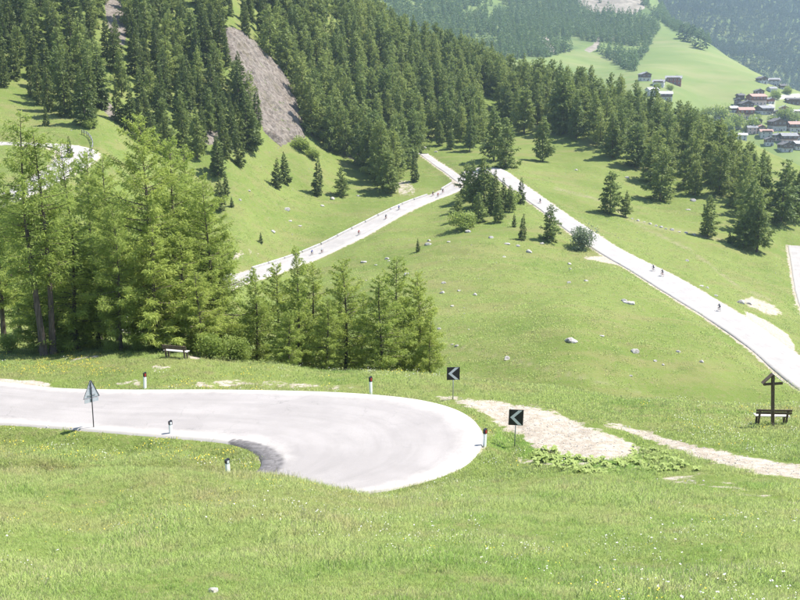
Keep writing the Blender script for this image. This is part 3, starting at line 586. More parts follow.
shr = [(208, 334, 60.5, 'leafy green shrub at the wood edge beside the bench end'), (230, 336, 61, 'low green shrub between the larch wood and the larch row'), (188, 338, 62, 'green shrub directly behind the bench'), (140, 340, 61.5, 'shady green shrub under the bright larch by the bench'), (240, 345, 60.5, 'small green shrub under the first larch of the row'), (60, 338, 62, 'low shrub under the larches near the dark trunks'), (8, 335, 63, 'low shrub at the picture edge beside the dark trunk'), (110, 340, 61, 'low shrub at the foot of the thin pale trunk')]
for i, (u, vt, D, lb) in enumerate(shr):
    loc, hh = by_top(u, vt, D); plant('shrub', SHB[i % 2], loc, hh, lb, 'shrub', 'leafy shrubs along the larch wood edge', wide=1.05, parts=('stems', 'foliage'))
# --- trees standing alone on the open slopes: pixel of the foot, height in pixels
S, O = 'S', 'F'
single = [(277, 188, 30, S, 'front spruce of the pair below the grey rock slab'), (285, 183, 31, S, 'rear spruce of the pair below the grey rock slab'), (319, 195, 38, S, 'lone dark spruce on the meadow between the rock slab pair and the road'), (341, 196, 28, O, 'small round larch beside the lone dark spruce on the meadow'),
          (220, 210, 34, S, 'yellow-tipped spruce at the top corner of the larch wood'), (226, 196, 25, S, 'slim spruce just behind the yellow-tipped spruce'), (232, 207, 11, S, 'tiny spruce next to the yellow-tipped spruce'), (261, 243, 11, S, 'tiny dark spruce alone on the meadow above the pale road'),
          (414, 182, 30, S, 'solitary spruce on the grass above the road junction'), (418, 252, 14, S, 'tiny solitary spruce on the open slope below the road'), (472, 208, 48, O, 'big conifer in the fork of the two pale roads'), (458, 221, 27, O, 'low conifer at the near corner of the fork trees'), (484, 207, 50, O, 'tall conifer in the middle of the fork group'),
          (494, 214, 44, S, 'dark spruce behind the big fork conifer, beside the road'), (503, 210, 32, S, 'narrow spruce in the fork row near the road'), (521, 204, 27, S, 'dark leaning spruce touching the road edge in the fork'), (510, 212, 27, O, 'light green small conifer in the fork row'), (523, 240, 27, S, 'spruce standing lowest of the fork group'),
          (514, 227, 14, S, 'tiny spruce below the fork row'), (550, 240, 36, O, 'conifer beside the road halfway to the willow bush'), (542, 161, 44, O, 'thin larch alone on the bright grass above the road'), (610, 214, 42, O, 'bigger of the two lone conifers in the middle of the meadow'), (626, 217, 27, O, 'smaller of the two lone conifers in the middle of the meadow'),
          (661, 201, 56, O, 'tall conifer standing in front of the forest tongue above the meadow pair'), (707, 237, 42, O, 'broad conifer in front of the right-hand tree belt'), (743, 249, 40, O, 'conifer at the lowest tip of the right-hand tree belt'), (756, 252, 64, O, 'tallest conifer at the lowest tip of the right-hand tree belt'), (729, 243, 13, S, 'tiny conifer between the broad conifer and the tree belt tip'),
          (612, 158, 46, O, 'conifer at the forest foot with its shadow on bright grass'), (635, 167, 44, O, 'rounded conifer beside the one with shadow at the forest foot'), (650, 183, 44, O, 'conifer just above the tall one fronting the forest tongue'), (782, 224, 64, O, 'tall dark conifer near the picture edge across the meadow'), (797, 221, 52, O, 'conifer cut by the picture edge across the meadow'),
          (563, 134, 60, O, 'tall conifer at the forest edge above the thin lone larch'), (524, 134, 52, O, 'conifer at the forest edge next to the thin lone larch'), (505, 168, 50, O, 'conifer overhanging the top of the road descent'), (494, 161, 54, O, 'conifer behind the top of the road descent'), (85, 126, 56, S, 'big dark spruce above the upper road bend'), (46, 126, 22, S, 'small spruce on the grass bank above the upper road'), (70, 158, 22, S, 'thin dark spruce before the pale upper road bend'),
          (218, 176, 42, S, 'spruce at the foot of the dark stand left of the rock slab'), (239, 112, 50, S, 'slim spruce standing on the grey rock slab'), (248, 150, 58, S, 'dark spruce at the lower edge of the grey rock slab'), (478, 222, 30, O, 'wide low conifer on the near flank of the fork group'), (498, 222, 26, O, 'low conifer below the narrow fork spruce'), (466, 200, 36, O, 'conifer at the road side of the fork group'), (109, 62, 44, S, 'spruce on the upper part of the narrow grass strip'), (118, 122, 40, S, 'spruce at the lower end of the narrow grass strip'), (131, 130, 46, S, 'dark spruce right of the upper road bend'), (141, 142, 42, S, 'spruce behind the tallest bright larch'), (104, 108, 34, S, 'slim spruce on the narrow grass strip'), (153, 150, 44, S, 'spruce low in the stand behind the larch tips'), (168, 158, 40, S, 'spruce in the hollow behind the larch flank'), (388, 193, 42, O, 'rounded conifer at the lowest corner of the big forest')]
for i, (u, vb, hp, k, lb) in enumerate(single):
    loc, hh = by_base(u, vb, hp, 130); plant('spruce_tree' if k == S else 'conifer_tree', (SP_ if k == S else FO)[i % (3 if k == S else 4)], loc, hh, lb, group='single conifers on the open slopes', wide=1.25 if k == O else 1.1)
loc, hh = by_base(580, 249, 21, 150); plant('willow_bush', SHW, loc, hh, 'pale grey-green willow bush on the verge beside the descending road', 'bush', wide=1.15, parts=('stems', 'foliage'))
for u, vb, hp, lb in ((463, 229, 16, 'pale bush at the foot of the fork conifers'), (507, 206, 14, 'pale bush among the fork row conifers'), (90, 128, 9, 'small green bush by the upper road railing'), (300, 150, 12, 'green bush at the foot of the grey rock slab'), (312, 158, 9, 'low bush between the rock slab and the forest edge')):
    loc, hh = by_base(u, vb, hp, 130); plant('bush', SHM, loc, hh, lb, 'bush', wide=1.1, parts=('stems', 'foliage'))

# --- forest on the slope
FOREST = [[(-130, 80), (0, 88), (26, 104), (58, 116), (96, 122), (102, 108), (94, 60), (104, 0), (104, -240), (-150, -240)],
          [(124, 46), (112, 70), (118, 96), (132, 112), (150, 134), (190, 160), (214, 174), (238, 168), (256, 150), (262, 138), (246, 95), (228, 62), (222, 28), (230, 22), (252, 44), (273, 63), (283, 74), (299, 94), (306, 116), (311, 139), (330, 154), (352, 164), (384, 190), (398, 176), (414, 158), (440, 150), (468, 155), (484, 140), (470, 112), (480, 92), (500, 100), (508, 128), (545, 132), (565, 134), (600, 150), (622, 158), (645, 170),
           (656, 190), (676, 190), (690, 194), (706, 196), (722, 202), (738, 214), (746, 246), (760, 248), (758, 215), (764, 196), (790, 222), (830, 235), (830, 215), (800, 195), (770, 180), (752, 156), (742, 140), (700, 126), (640, 104), (560, 78), (470, 52), (380, 16), (340, -60), (250, -240), (126, -240)]]
def forest_points():
    rg = np.random.default_rng(5); n = 90000; y = 230 + 360 * rg.random(n) ** 0.8; x = (rg.random(n) * 1.12 - 0.56) * y
    z = H(x, y); u, v = proj(x, y, z); keep = np.zeros(n, bool)
    for p in FOREST: keep |= poly_sd(u, v, p) < 0
    x, y, z, u, v = x[keep], y[keep], z[keep], u[keep], v[keep]; cell = {}; out = []
    for i in range(len(x)):
        r = 5.2 if u[i] < 540 else 6.4
        if 130 < u[i] < 310 and v[i] < 160: r = 4.2
        r *= 0.85 + 0.5 * vnoise(np.array(x[i] / 25), np.array(y[i] / 25))
        ci, cj = int(x[i] // 7), int(y[i] // 7); ok = True
        for a in (-1, 0, 1):
            for b in (-1, 0, 1):
                for k in cell.get((ci + a, cj + b), ()):
                    if (x[k] - x[i]) ** 2 + (y[k] - y[i]) ** 2 < r * r: ok = False
        if ok: cell.setdefault((ci, cj), []).append(i); out.append((x[i], y[i], z[i], u[i], v[i]))
    return np.array(out)
fp = forest_points(); rg = np.random.default_rng(8)
fh = np.where(fp[:, 3] < 265, rg.uniform(11, 18, len(fp)), rg.uniform(13, 22, len(fp))) * np.where(rg.random(len(fp)) < 0.15, 0.6, 1.0)
_top = np.interp(fp[:, 3], [380, 470, 560, 600, 640, 680, 700, 720, 740, 770, 800, 900], [0, 24, 44, 60, 78, 100, 112, 124, 137, 152, 166, 200])   # skyline of the wood
_ok = (fp[:, 3] < 380) | (fp[:, 4] - 11 * FPX / fp[:, 1] > _top); fp = fp[_ok]; fh = fh[_ok]; _top = _top[_ok]
fh = np.where(fp[:, 3] < 380, fh, np.minimum(fh, (fp[:, 4] - _top) * fp[:, 1] / FPX * rg.uniform(0.82, 1.05, len(fp))))
fk = np.where((fp[:, 3] < 270) & (rg.random(len(fp)) < 0.75), 1, 0)            # 1 = spruce
# which trees show: paint them far to near on a coarse raster
buf = np.full((320, 420), -1); order = np.argsort(-fp[:, 1])
for i in order:
    x, y, z, u, v = fp[i]; hp = fh[i] * FPX / y; wp = hp * 0.17; c0 = v / 2 + 10
    for r_ in range(int((v - hp) / 2), int(v / 2)):
        if not -10 <= r_ < 300: continue
        ww = wp * (r_ - (v - hp) / 2) / (hp / 2) / 2; a, b = int(u / 2 - ww) + 5, int(u / 2 + ww) + 6
        if b > 5 and a < 405: buf[r_ + 10, max(a, 5):min(b, 405)] = i
cnt = np.bincount(buf[11:311, 5:405][buf[11:311, 5:405] >= 0], minlength=len(fp)); rank = np.argsort(-cnt)
chosen = set(int(i) for i in rank[:290] if cnt[i] > 12)
def zone(u, v, h, spruce):
    size = 'tall' if h > 17 else 'low' if h < 12 else 'middling'
    kind = 'dark spruce' if spruce else 'green conifer'
    if u < 105: g = 0; where = 'in the stand at the top picture corner' if v < 40 else 'in the stand above the upper road bend' if u < 55 else 'in the stand next to the narrow grass strip'
    elif u < 262: g = 1; where = 'high above the grey rock slab' if v < 30 else 'beside the grey rock slab' if u > 190 and v < 130 else 'at the foot of the stand below the rock slab' if v > 130 else 'between the grass strip and the rock slab'
    elif u < 520: g = 2; where = ('beyond the grey rock slab' if u < 310 else 'in the forest above the lone meadow spruce' if u < 380 else 'in the forest above the gravel track' if u < 450 else 'around the small forest clearing') + (', front row' if v > 128 else ', skyline' if v < 70 else '')
    else: g = 3; where = ('in the belt above the thin lone larch' if u < 578 else 'in the belt behind the meadow pair' if u < 640 else 'in the belt below the big barn' if u < 690 else 'in the belt between hamlet and village' if u < 740 else 'in the belt end below the village') + (', front edge' if v > 165 else '')
    return size + ' ' + kind + ' ' + where, g
GRP = ('spruces above the upper road bend', 'trees beside the rock slab', 'trees of the forest above the junction', 'trees of the belt towards the village')
rest = []
for i in range(len(fp)):
    if i in chosen:
        lb, g = zone(fp[i, 3], fp[i, 4], fh[i], fk[i]); pr = SP_[i % 3] if fk[i] else (FL_[i % 2] if (i * 7) % 10 < 3 else FO[i % 4])
        plant('spruce_tree' if fk[i] else 'conifer_tree', pr, fp[i, :3] - np.array((0, 0, 0.2)), fh[i], lb, group=GRP[g], wide=rg.uniform(0.82, 1.15))
    else: rest.append(i)

# --- scattering on points: the rest of the woods, grass and flowers
def scatter(name, pts, rot, scl, idx, meshes, label, cat, kind='stuff'):
    c = bpy.data.collections.new(name + '_kinds')
    for k, me in enumerate(meshes): c.objects.link(bpy.data.objects.new('%s_kind_%02d' % (name, k), me))
    me = bpy.data.meshes.new(name); pts = np.asarray(pts, np.float32); me.vertices.add(len(pts)); me.vertices.foreach_set('co', pts.ravel())
    a = me.attributes.new('rot', 'FLOAT_VECTOR', 'POINT'); a.data.foreach_set('vector', np.asarray(rot, np.float32).ravel())
    a = me.attributes.new('scl', 'FLOAT_VECTOR', 'POINT'); a.data.foreach_set('vector', np.asarray(scl, np.float32).ravel())
    a = me.attributes.new('idx', 'INT', 'POINT'); a.data.foreach_set('value', np.asarray(idx, np.int32))
    o = link(name, me); g = bpy.data.node_groups.new(name, 'GeometryNodeTree')
    g.interface.new_socket('Geometry', in_out='INPUT', socket_type='NodeSocketGeometry'); g.interface.new_socket('Geometry', in_out='OUTPUT', socket_type='NodeSocketGeometry')
    ni = g.nodes.new('NodeGroupInput'); no = g.nodes.new('NodeGroupOutput'); ip = g.nodes.new('GeometryNodeInstanceOnPoints'); ci = g.nodes.new('GeometryNodeCollectionInfo')
    ci.inputs[0].default_value = c; ci.inputs['Separate Children'].default_value = True; ci.inputs['Reset Children'].default_value = True
    def na(nm, t): x = g.nodes.new('GeometryNodeInputNamedAttribute'); x.data_type = t; x.inputs[0].default_value = nm; return x.outputs[0]
    er = g.nodes.new('FunctionNodeEulerToRotation'); g.links.new(na('rot', 'FLOAT_VECTOR'), er.inputs[0])
    ip.inputs['Pick Instance'].default_value = True; L = g.links.new
    L(ni.outputs[0], ip.inputs['Points']); L(ci.outputs[0], ip.inputs['Instance']); L(na('idx', 'INT'), ip.inputs['Instance Index']); L(er.outputs[0], ip.inputs['Rotation']); L(na('scl', 'FLOAT_VECTOR'), ip.inputs['Scale']); L(ip.outputs[0], no.inputs[0])
    md = o.modifiers.new('scatter', 'NODES'); md.node_group = g
    return tag(o, label, cat, kind=kind)
def rots(n, tilt): return np.stack([RNG.normal(0, tilt, n), RNG.normal(0, tilt, n), RNG.random(n) * 6.283], 1)
if rest:
    r = np.array(rest); sc = np.stack([fh[r] / 20 * RNG.uniform(.85, 1.15, len(r))] * 2 + [fh[r] / 20], 1)
    scatter('forest', fp[r, :3] - np.array((0, 0, .2)), rots(len(r), 0.02), sc, np.where(fk[r] == 1, 4 + r % 3, np.where((r * 7) % 10 < 3, 7 + r % 2, r % 4)), [joined(p) for p in FO + SP_ + FL_], 'dense conifer forest covering the steep slope behind the front trees', 'forest')
def far_wood(name, h, polys, d0, d1, n, rmin, hr, label, umin, umax, kinds=None, gaps=0.0):
    rg = np.random.default_rng(21); y = d0 + (d1 - d0) * rg.random(n); x = (umin + (umax - umin) * rg.random(n) - 400) / FPX * y; z = h(x, y); u, v = proj(x, y, z); k = np.zeros(n, bool)
    for p in polys: k |= poly_sd(u, v, p) < 0
    for p in ROCKS_FAR: k &= (poly_sd(u, v, p) > 0) | (rg.random(n) < 0.12)
    k &= v > -40
    if gaps: k &= vnoise(x / 55 + 3, y / 110) * 0.6 + vnoise(x / 20, y / 30) * 0.4 > gaps * rg.uniform(.6, 1.2, n)
    x, y, z = x[k], y[k], z[k]; cell = {}; out = []
    for i in range(len(x)):
        ci, cj = int(x[i] // rmin), int(y[i] // rmin)
        if any((x[q] - x[i]) ** 2 + (y[q] - y[i]) ** 2 < rmin * rmin for a in (-1, 0, 1) for b in (-1, 0, 1) for q in cell.get((ci + a, cj + b), ())): continue
        cell.setdefault((ci, cj), []).append(i); out.append((x[i], y[i], z[i] - 0.4))
    q = np.array(out); m = len(q); s = rg.uniform(*hr, m) / 18; return scatter(name, q, rots(m, 0.02), np.stack([s * 1.1, s * 1.1, s], 1), np.arange(m) % 3, [joined(p) for p in (kinds or FT)], label, 'forest')
far_wood('hillside_forest', HV, [WOOD_MID], 1000, 2100, 60000, 7.5, (11, 19), 'hazy conifer forest covering the hillside above the far meadow', 330, 670, gaps=0.66)
far_wood('meadow_edge_forest', HV, [[(655, 18), (672, 30), (700, 39), (722, 50), (742, 60), (770, 70), (800, 86), (900, 128), (900, 95), (800, 60), (740, 40), (700, 24), (660, 8)], [(722, 40), (735, 46), (760, 60), (768, 70), (760, 70), (740, 60), (728, 56)]], 1000, 2000, 26000, 7.5, (11, 18), 'bluish tree belt along the top edge of the far meadow', 640, 900)
far_wood('mountain_forest', HM, [[(560, -60), (1000, -60), (1000, 200), (560, 200)]], 1860, 2900, 60000, 11.0, (16, 26), 'blue hazy forest covering the far mountainside', 600, 880, kinds=FTD)
for u, vb, hp, lb in ((682, 39, 11, 'first of three dark trees on the far meadow'), (690, 42, 13, 'middle of three dark trees on the far meadow'), (700, 49, 13, 'lowest of three dark trees on the far meadow'), (694, 46, 6, 'small bush among the three dark trees on the far meadow'), (719, 43, 4, 'small lone bush high on the far meadow')):
    b = hit(u, vb, 620, 2200, HV); plant('distant_tree', FTD[0], b - np.array((0, 0, .3)), 1.25 * hp * b[1] / FPX, lb, group='dark trees on the far meadow', wide=1.6)
# ------------------------------------------------------------------ meadow: blades, flowers, leafy plants
M_GRASS = leafy('grass_blades', (0.27, 0.385, 0.095), (0.365, 0.42, 0.145), (0.32, 0.435, 0.120), 0.42, scale=0.30, up=0.85, patches=((0.40, 0.385, 0.16), (0.20, 0.335, 0.062), (0.42, 0.37, 0.19)))
M_STRAW = leafy('seed_heads', (0.38, 0.34, 0.18), (0.45, 0.38, 0.22), (0.36, 0.36, 0.18), 0.3, up=0.6)
M_YEL = simple('yellow_petals', (0.62, 0.46, 0.03), (0.70, 0.55, 0.06), 40, 0.7)
M_WHT = simple('white_petals', (0.62, 0.60, 0.55), (0.72, 0.70, 0.66), 40, 0.7)
M_DOCK = leafy('dock_leaves', (0.24, 0.31, 0.080), (0.30, 0.36, 0.11), (0.26, 0.33, 0.09), 0.35, up=0.5)
M_RUST = leafy('sorrel_heads', (0.30, 0.13, 0.07), (0.34, 0.18, 0.10), (0.28, 0.15, 0.08), 0.2)
def clump(seed, nb, rad, h0, h1, wd, mat, lean=0.45, straw=0.0, extra=None):
    rg = np.random.default_rng(seed); V = []; Fq = []; mi = []
    for b in range(nb):
        a = rg.random() * 6.283; r = rad * math.sqrt(rg.random()); o = np.array((r * math.cos(a), r * math.sin(a), -0.03)); h = rg.uniform(h0, h1); la = rg.random() * 6.283; l = h * lean * rg.uniform(0.2, 1.3)
        tall = rg.random() < straw
        if tall: h *= 1.5; l *= 0.5
        ld = np.array((math.cos(la), math.sin(la), 0)); pw = rg.random() * 3.14; sd_ = np.array((math.cos(pw), math.sin(pw), 0)) * wd * rg.uniform(.6, 1.2) * (0.6 if tall else 1) / 2; base = len(V)
        for k, (t, wq) in enumerate(((0, 1.0), (0.45, 0.85), (0.8, 0.55), (1.0, 0.12 if not tall else 0.9))):
            c = o + ld * l * t * t + np.array((0, 0, h * (t - 0.18 * t * t * (l / h)))); V += [c - sd_ * wq, c + sd_ * wq]
            if k: Fq.append((base + 2 * k - 2, base + 2 * k - 1, base + 2 * k + 1, base + 2 * k)); mi.append(1 if tall and k == 3 else 0)
    me = np_mesh('clump', np.array(V), np.array(Fq), None); me.materials.append(mat); me.materials.append(M_STRAW); me.polygons.foreach_set('material_index', mi); return me
def flower(seed, mat, nfl, rad, h, size):
    rg = np.random.default_rng(seed); m_ = MB()
    for k in range(nfl):
        a = rg.random() * 6.283; r = rad * math.sqrt(rg.random()); x, y = r * math.cos(a), r * math.sin(a); z = h * rg.uniform(.7, 1.15); tx, ty = rg.normal(0, .3, 2)
        m_.add([(x, y, -.02), (x + .006, y, -.02), (x + .004, y, z), (x, y, z)], [(0, 1, 2, 3)], 1); s_ = size * rg.uniform(.7, 1.2)
        ring = [(x + s_ * math.cos(t), y + s_ * math.sin(t), z + s_ * (tx * math.cos(t) + ty * math.sin(t)) + 0.2 * s_) for t in np.linspace(0, 6.283, 8)[:-1]]
        m_.add(ring + [(x, y, z - 0.15 * s_)], [(i, (i + 1) % 7, 7) for i in range(7)], 0)
    return m_.mesh('flower', [mat, M_GRASS])
road_polys = [np.r_[a, b[::-1]][:, :2] for _, a, b, _ in ROADS]
from_grid = lambda A, x, y: A[np.clip(((np.log(np.maximum(y + Y0, 1e-3)) - TS[0]) / (TS[1] - TS[0]) + .5).astype(int), 0, NT - 1), np.clip(((x / (y + Y0) + SMAX) / (SS[1] - SS[0]) + .5).astype(int), 0, NS - 1)]
def meadow_pts(n, d0, d1, power, margin=-0.10, gmax=0.35, half=0.50):
    """random standing points on open grass between two distances (power > 1 crowds them nearer)"""
    y = d0 + (d1 - d0) * RNG.random(n) ** power; x = (RNG.random(n) * 2 - 1) * (half * y + 1.5)
    g = from_grid(gravel, x, y) + 0.25 * (RNG.random(n) - .5); k = (g < gmax) & (from_grid(rock, x, y) < 0.4)
    for o in road_polys:
        lo = o.min(0) - 1; hi = o.max(0) + 1; c = k & (x > lo[0]) & (x < hi[0]) & (y > lo[1]) & (y < hi[1])
        if c.any(): idx = np.where(c)[0]; k[idx[poly_sd(x[idx], y[idx], o) < margin]] = False
    x, y = x[k], y[k]; return np.stack([x, y, H(x, y)], 1)
def s3(s): return np.stack([s, s, s * RNG.uniform(.75, 1.25, len(s))], 1)
def patchy(p, sc, lo, hi):
    return p[vnoise(p[:, 0] * sc + 31, p[:, 1] * sc + 7) > RNG.uniform(lo, hi, len(p))]
GN = [clump(100 + i, 24, 0.16, 0.05, 0.15, 0.009, M_GRASS, lean=0.7, straw=0.10 if i % 2 else 0.03) for i in range(5)]
p = meadow_pts(44000, 6.5, 40, 1.25); v_ = 0.65 + 1.2 * vnoise(p[:, 0] * 0.5, p[:, 1] * 0.5) ** 2
scatter('meadow_grass', p, rots(len(p), 0.12), s3(v_ * np.interp(p[:, 1], [6, 15, 40], [0.9, 1.05, 1.35])), RNG.integers(0, 5, len(p)), GN, 'bright green meadow grass on the slope in the foreground', 'grass')
GM = [clump(120 + i, 26, 0.34, 0.05, 0.16, 0.024, M_GRASS, straw=0.10) for i in range(4)]
p = meadow_pts(30000, 36, 95, 1.3); scatter('verge_grass', p, rots(len(p), 0.12), s3(RNG.uniform(.7, 1.25, len(p))), RNG.integers(0, 4, len(p)), GM, 'green and straw coloured grass around the hairpin bend', 'grass')
GF = [clump(140 + i, 22, 1.2, 0.06, 0.22, 0.11, M_GRASS, lean=0.9, straw=0.10) for i in range(3)]
p = patchy(meadow_pts(60000, 95, 340, 1.05), 0.06, 0.1, 0.75); scatter('slope_grass', p, rots(len(p), 0.15), s3(RNG.uniform(.6, 1.3, len(p))), RNG.integers(0, 3, len(p)), GF, 'tufted grass on the open slope beyond the bend', 'grass')
# taller, lusher tufts here and there
p = patchy(meadow_pts(1500, 8, 44, 1.2), 0.3, 0.55, 0.8); GT = [clump(150 + i, 34, 0.16, 0.12, 0.26, 0.012, M_GRASS, lean=0.55) for i in range(2)]
scatter('grass_tussocks', p, rots(len(p), 0.1), s3(RNG.uniform(.8, 1.3, len(p))), RNG.integers(0, 2, len(p)), GT, 'taller dark green tussocks in the foreground meadow', 'grass')
FL = [flower(160, M_YEL, 3, 0.12, 0.16, 0.012), flower(161, M_YEL, 1, 0.02, 0.18, 0.016), flower(162, M_WHT, 5, 0.14, 0.18, 0.008), flower(163, M_WHT, 2, 0.05, 0.18, 0.011)]
p = patchy(meadow_pts(3600, 8, 44, 1.05), 0.22, 0.35, 0.8); ix = np.where(vnoise(p[:, 0] * .13 + 5, p[:, 1] * .13) + RNG.normal(0, .12, len(p)) > 0.5, RNG.integers(0, 2, len(p)), RNG.integers(2, 4, len(p)))
scatter('meadow_flowers', p, rots(len(p), 0.1), s3(RNG.uniform(.8, 1.35, len(p))), ix, FL, 'small yellow and white wild flowers in the foreground meadow', 'flowers')
FM = [flower(170, M_YEL, 9, 0.4, 0.15, 0.022), flower(171, M_WHT, 8, 0.4, 0.16, 0.017)]
p = patchy(meadow_pts(1900, 38, 90, 1.2), 0.12, 0.3, 0.75); scatter('verge_flowers', p, rots(len(p), 0.1), s3(RNG.uniform(.7, 1.2, len(p))), (RNG.random(len(p)) < np.where(p[:, 0] < -8, 0.25, 0.7)).astype(int), FM, 'yellow and white flowers on the verge beyond the bend', 'flowers')
pp = []
for poly, nn, d0, d1 in (([(40, 358), (66, 354), (130, 372), (100, 378), (40, 370)], 26, 52, 62), ([(0, 366), (60, 364), (110, 368), (60, 376), (0, 374)], 16, 50, 62)):
    for _ in range(nn * 6):
        u, v = RNG.uniform(0, 140), RNG.uniform(354, 380)
        if poly_sd(np.array([u]), np.array([v]), poly)[0] < 0: pp.append(hit(u, v, d0, d1 + 20))
p = np.array(pp); scatter('flower_bank', p, rots(len(p), .1), s3(RNG.uniform(.6, 1.1, len(p))), np.zeros(len(p), int), [FM[0]], 'dense yellow flowers on the bank before the two dark larch trunks', 'flowers')
# broad-leaved dock beside the gravel
def dock(seed):
    rg = np.random.default_rng(seed); V = []; Fq = []
    for k in range(11):
        a = rg.random() * 6.283; d = np.array((math.cos(a), math.sin(a), 0)); s_ = np.array((-d[1], d[0], 0)); Lf = rg.uniform(.22, .38); rise = rg.uniform(.12, .32); b = len(V)
        for j, (t, wq) in enumerate(((0, .02), (.3, .07), (.65, .085), (1, .015))):
            c = d * Lf * t + np.array((0, 0, rise * math.sin(t * 2.2))); V += [c - s_ * wq, c + s_ * wq + np.array((0, 0, .03 * wq))]
            if j: Fq.append((b + 2 * j - 2, b + 2 * j - 1, b + 2 * j + 1, b + 2 * j))
    return np_mesh('dock', np.array(V), np.array(Fq), M_DOCK)
pp = []
for _ in range(4000):
    u, v = RNG.uniform(525, 702), RNG.uniform(444, 476)
    if poly_sd(np.array([u]), np.array([v]), [(528, 450), (556, 450), (580, 458), (604, 460), (634, 457), (630, 446), (646, 447), (676, 458), (700, 472), (640, 472), (590, 474), (540, 468)])[0] < 0:
        pp.append(hit(u, v, 30, 60))
        if len(pp) > 150: break
p = np.array(pp); scatter('dock_leaves', p, rots(len(p), .12), s3(RNG.uniform(.4, .8, len(p))), RNG.integers(0, 2, len(p)), [dock(1), dock(2)], 'broad-leaved dock plants along the lower edge of the gravel patch', 'plants')

# loose stones on the bare ground
q_ = RNG.random((60000, 2)); y = 30 + 28 * q_[:, 0]; x = (q_[:, 1] - .5) * 1.1 * y; k = from_grid(gravel, x, y) > RNG.uniform(.35, 1.3, len(x)); x, y = x[k], y[k]; ok = np.ones(len(x), bool)
for o_ in road_polys[:1]: ok = poly_sd(x, y, o_) > -0.05
p = np.stack([x, y, H(x, y)], 1)[ok][:5000]
M_PEB = simple('pebble_stone', (0.24, 0.21, 0.18), (0.44, 0.41, 0.37), 3.0, 0.95, 0.1)
def pebble(seed):
    bm = bmesh.new(); bmesh.ops.create_icosphere(bm, subdivisions=1, radius=.5); rg = np.random.default_rng(seed)
    for v in bm.verts: v.co *= rg.uniform(.75, 1.15); v.co.z *= .6
    me = bpy.data.meshes.new('pebble'); bm.to_mesh(me); bm.free(); me.materials.append(M_PEB); return me
sz = 0.03 + 0.10 * RNG.random(len(p)) ** 3; scatter('gravel', p, rots(len(p), .3), np.stack([sz, sz * RNG.uniform(.7, 1.2, len(p)), sz], 1), RNG.integers(0, 3, len(p)), [pebble(i) for i in range(3)], 'loose pale stones on the gravel patch, path and verges', 'gravel')

q_ = meadow_pts(5200, 130, 330, 0.9); q_ = patchy(q_, 0.05, 0.45, 0.85)[:420]; sz = 0.15 + 0.45 * RNG.random(len(q_)) ** 3
scatter('slope_stones', q_, rots(len(q_), .2), np.stack([sz, sz * .8, sz], 1), RNG.integers(0, 3, len(q_)), [pebble(i + 5) for i in range(3)], 'tiny pale stones strewn over the open grass slopes', 'stones')
# ------------------------------------------------------------------ rocks
M_ROCK = simple('limestone', (0.20, 0.18, 0.16), (0.46, 0.43, 0.39), 2.5, 0.95, 0.1, bmp=0.4)
M_SLAB = None
def rock_mesh(seed, sub=2):
    bm = bmesh.new(); bmesh.ops.create_icosphere(bm, subdivisions=sub, radius=0.5); rg = np.random.default_rng(seed); off = rg.random(3) * 20
    pl = [(Vector(rg.normal(size=3)).normalized(), rg.uniform(.28, .42)) for _ in range(7)]
    for v in bm.verts:
        for n_, d_ in pl:
            k = v.co.dot(n_) - d_
            if k > 0: v.co -= n_ * k * 0.9
        v.co *= 1 + 0.22 * mathutils.noise.noise(v.co * 3 + Vector(off)); v.co.z *= 0.62
    me = bpy.data.meshes.new('rock'); bm.to_mesh(me); bm.free(); me.materials.append(M_ROCK); return me
RM = [rock_mesh(i) for i in range(6)]
def rock_at(u, v, wpx, d0, label, group, k):
    b = hit(u, v, d0); w_ = wpx * (b[1] * CP - b[2] * SP) / FPX; o = link('rock', RM[k % 6]); o.location = (b[0], b[1], b[2] - 0.02 * w_); o.rotation_euler = (0, 0, k * 1.3); s_ = w_ / 1.0; o.scale = (s_, s_, s_ * (0.8 + 0.3 * (k % 3)))
    return tag(o, label, 'rock', group)
G1 = 'pale rocks scattered on the open slopes'
rock_at(213, 592, 13, 5, 'flat grey stone lying in the foreground grass', None, 1)
rock_at(571, 341, 14, 100, 'largest pale boulder on the open slope between bend and descending road', G1, 0)
rock_at(635, 352, 9, 100, 'pale flat rock downhill from the largest boulder', G1, 2)
rock_at(629, 303, 13, 100, 'pale rock heap just below the descending road', G1, 3); rock_at(624, 301, 7, 100, 'smaller stone leaning on the rock heap below the descending road', G1, 4)
rock_at(740, 303, 9, 120, 'bright rock beside the descending road, uphill verge', G1, 5); rock_at(749, 304, 6, 120, 'smaller bright rock next to the one on the uphill verge', G1, 1)
rock_at(287, 210, 7, 180, 'bright rock alone on the meadow below the rock slab pair of spruces', G1, 2)
rock_at(364, 262, 7, 120, 'pale rock just downhill of the climbing road', G1, 3); rock_at(428, 245, 8, 120, 'flat pale rock beside the tiny solitary spruce', G1, 4)
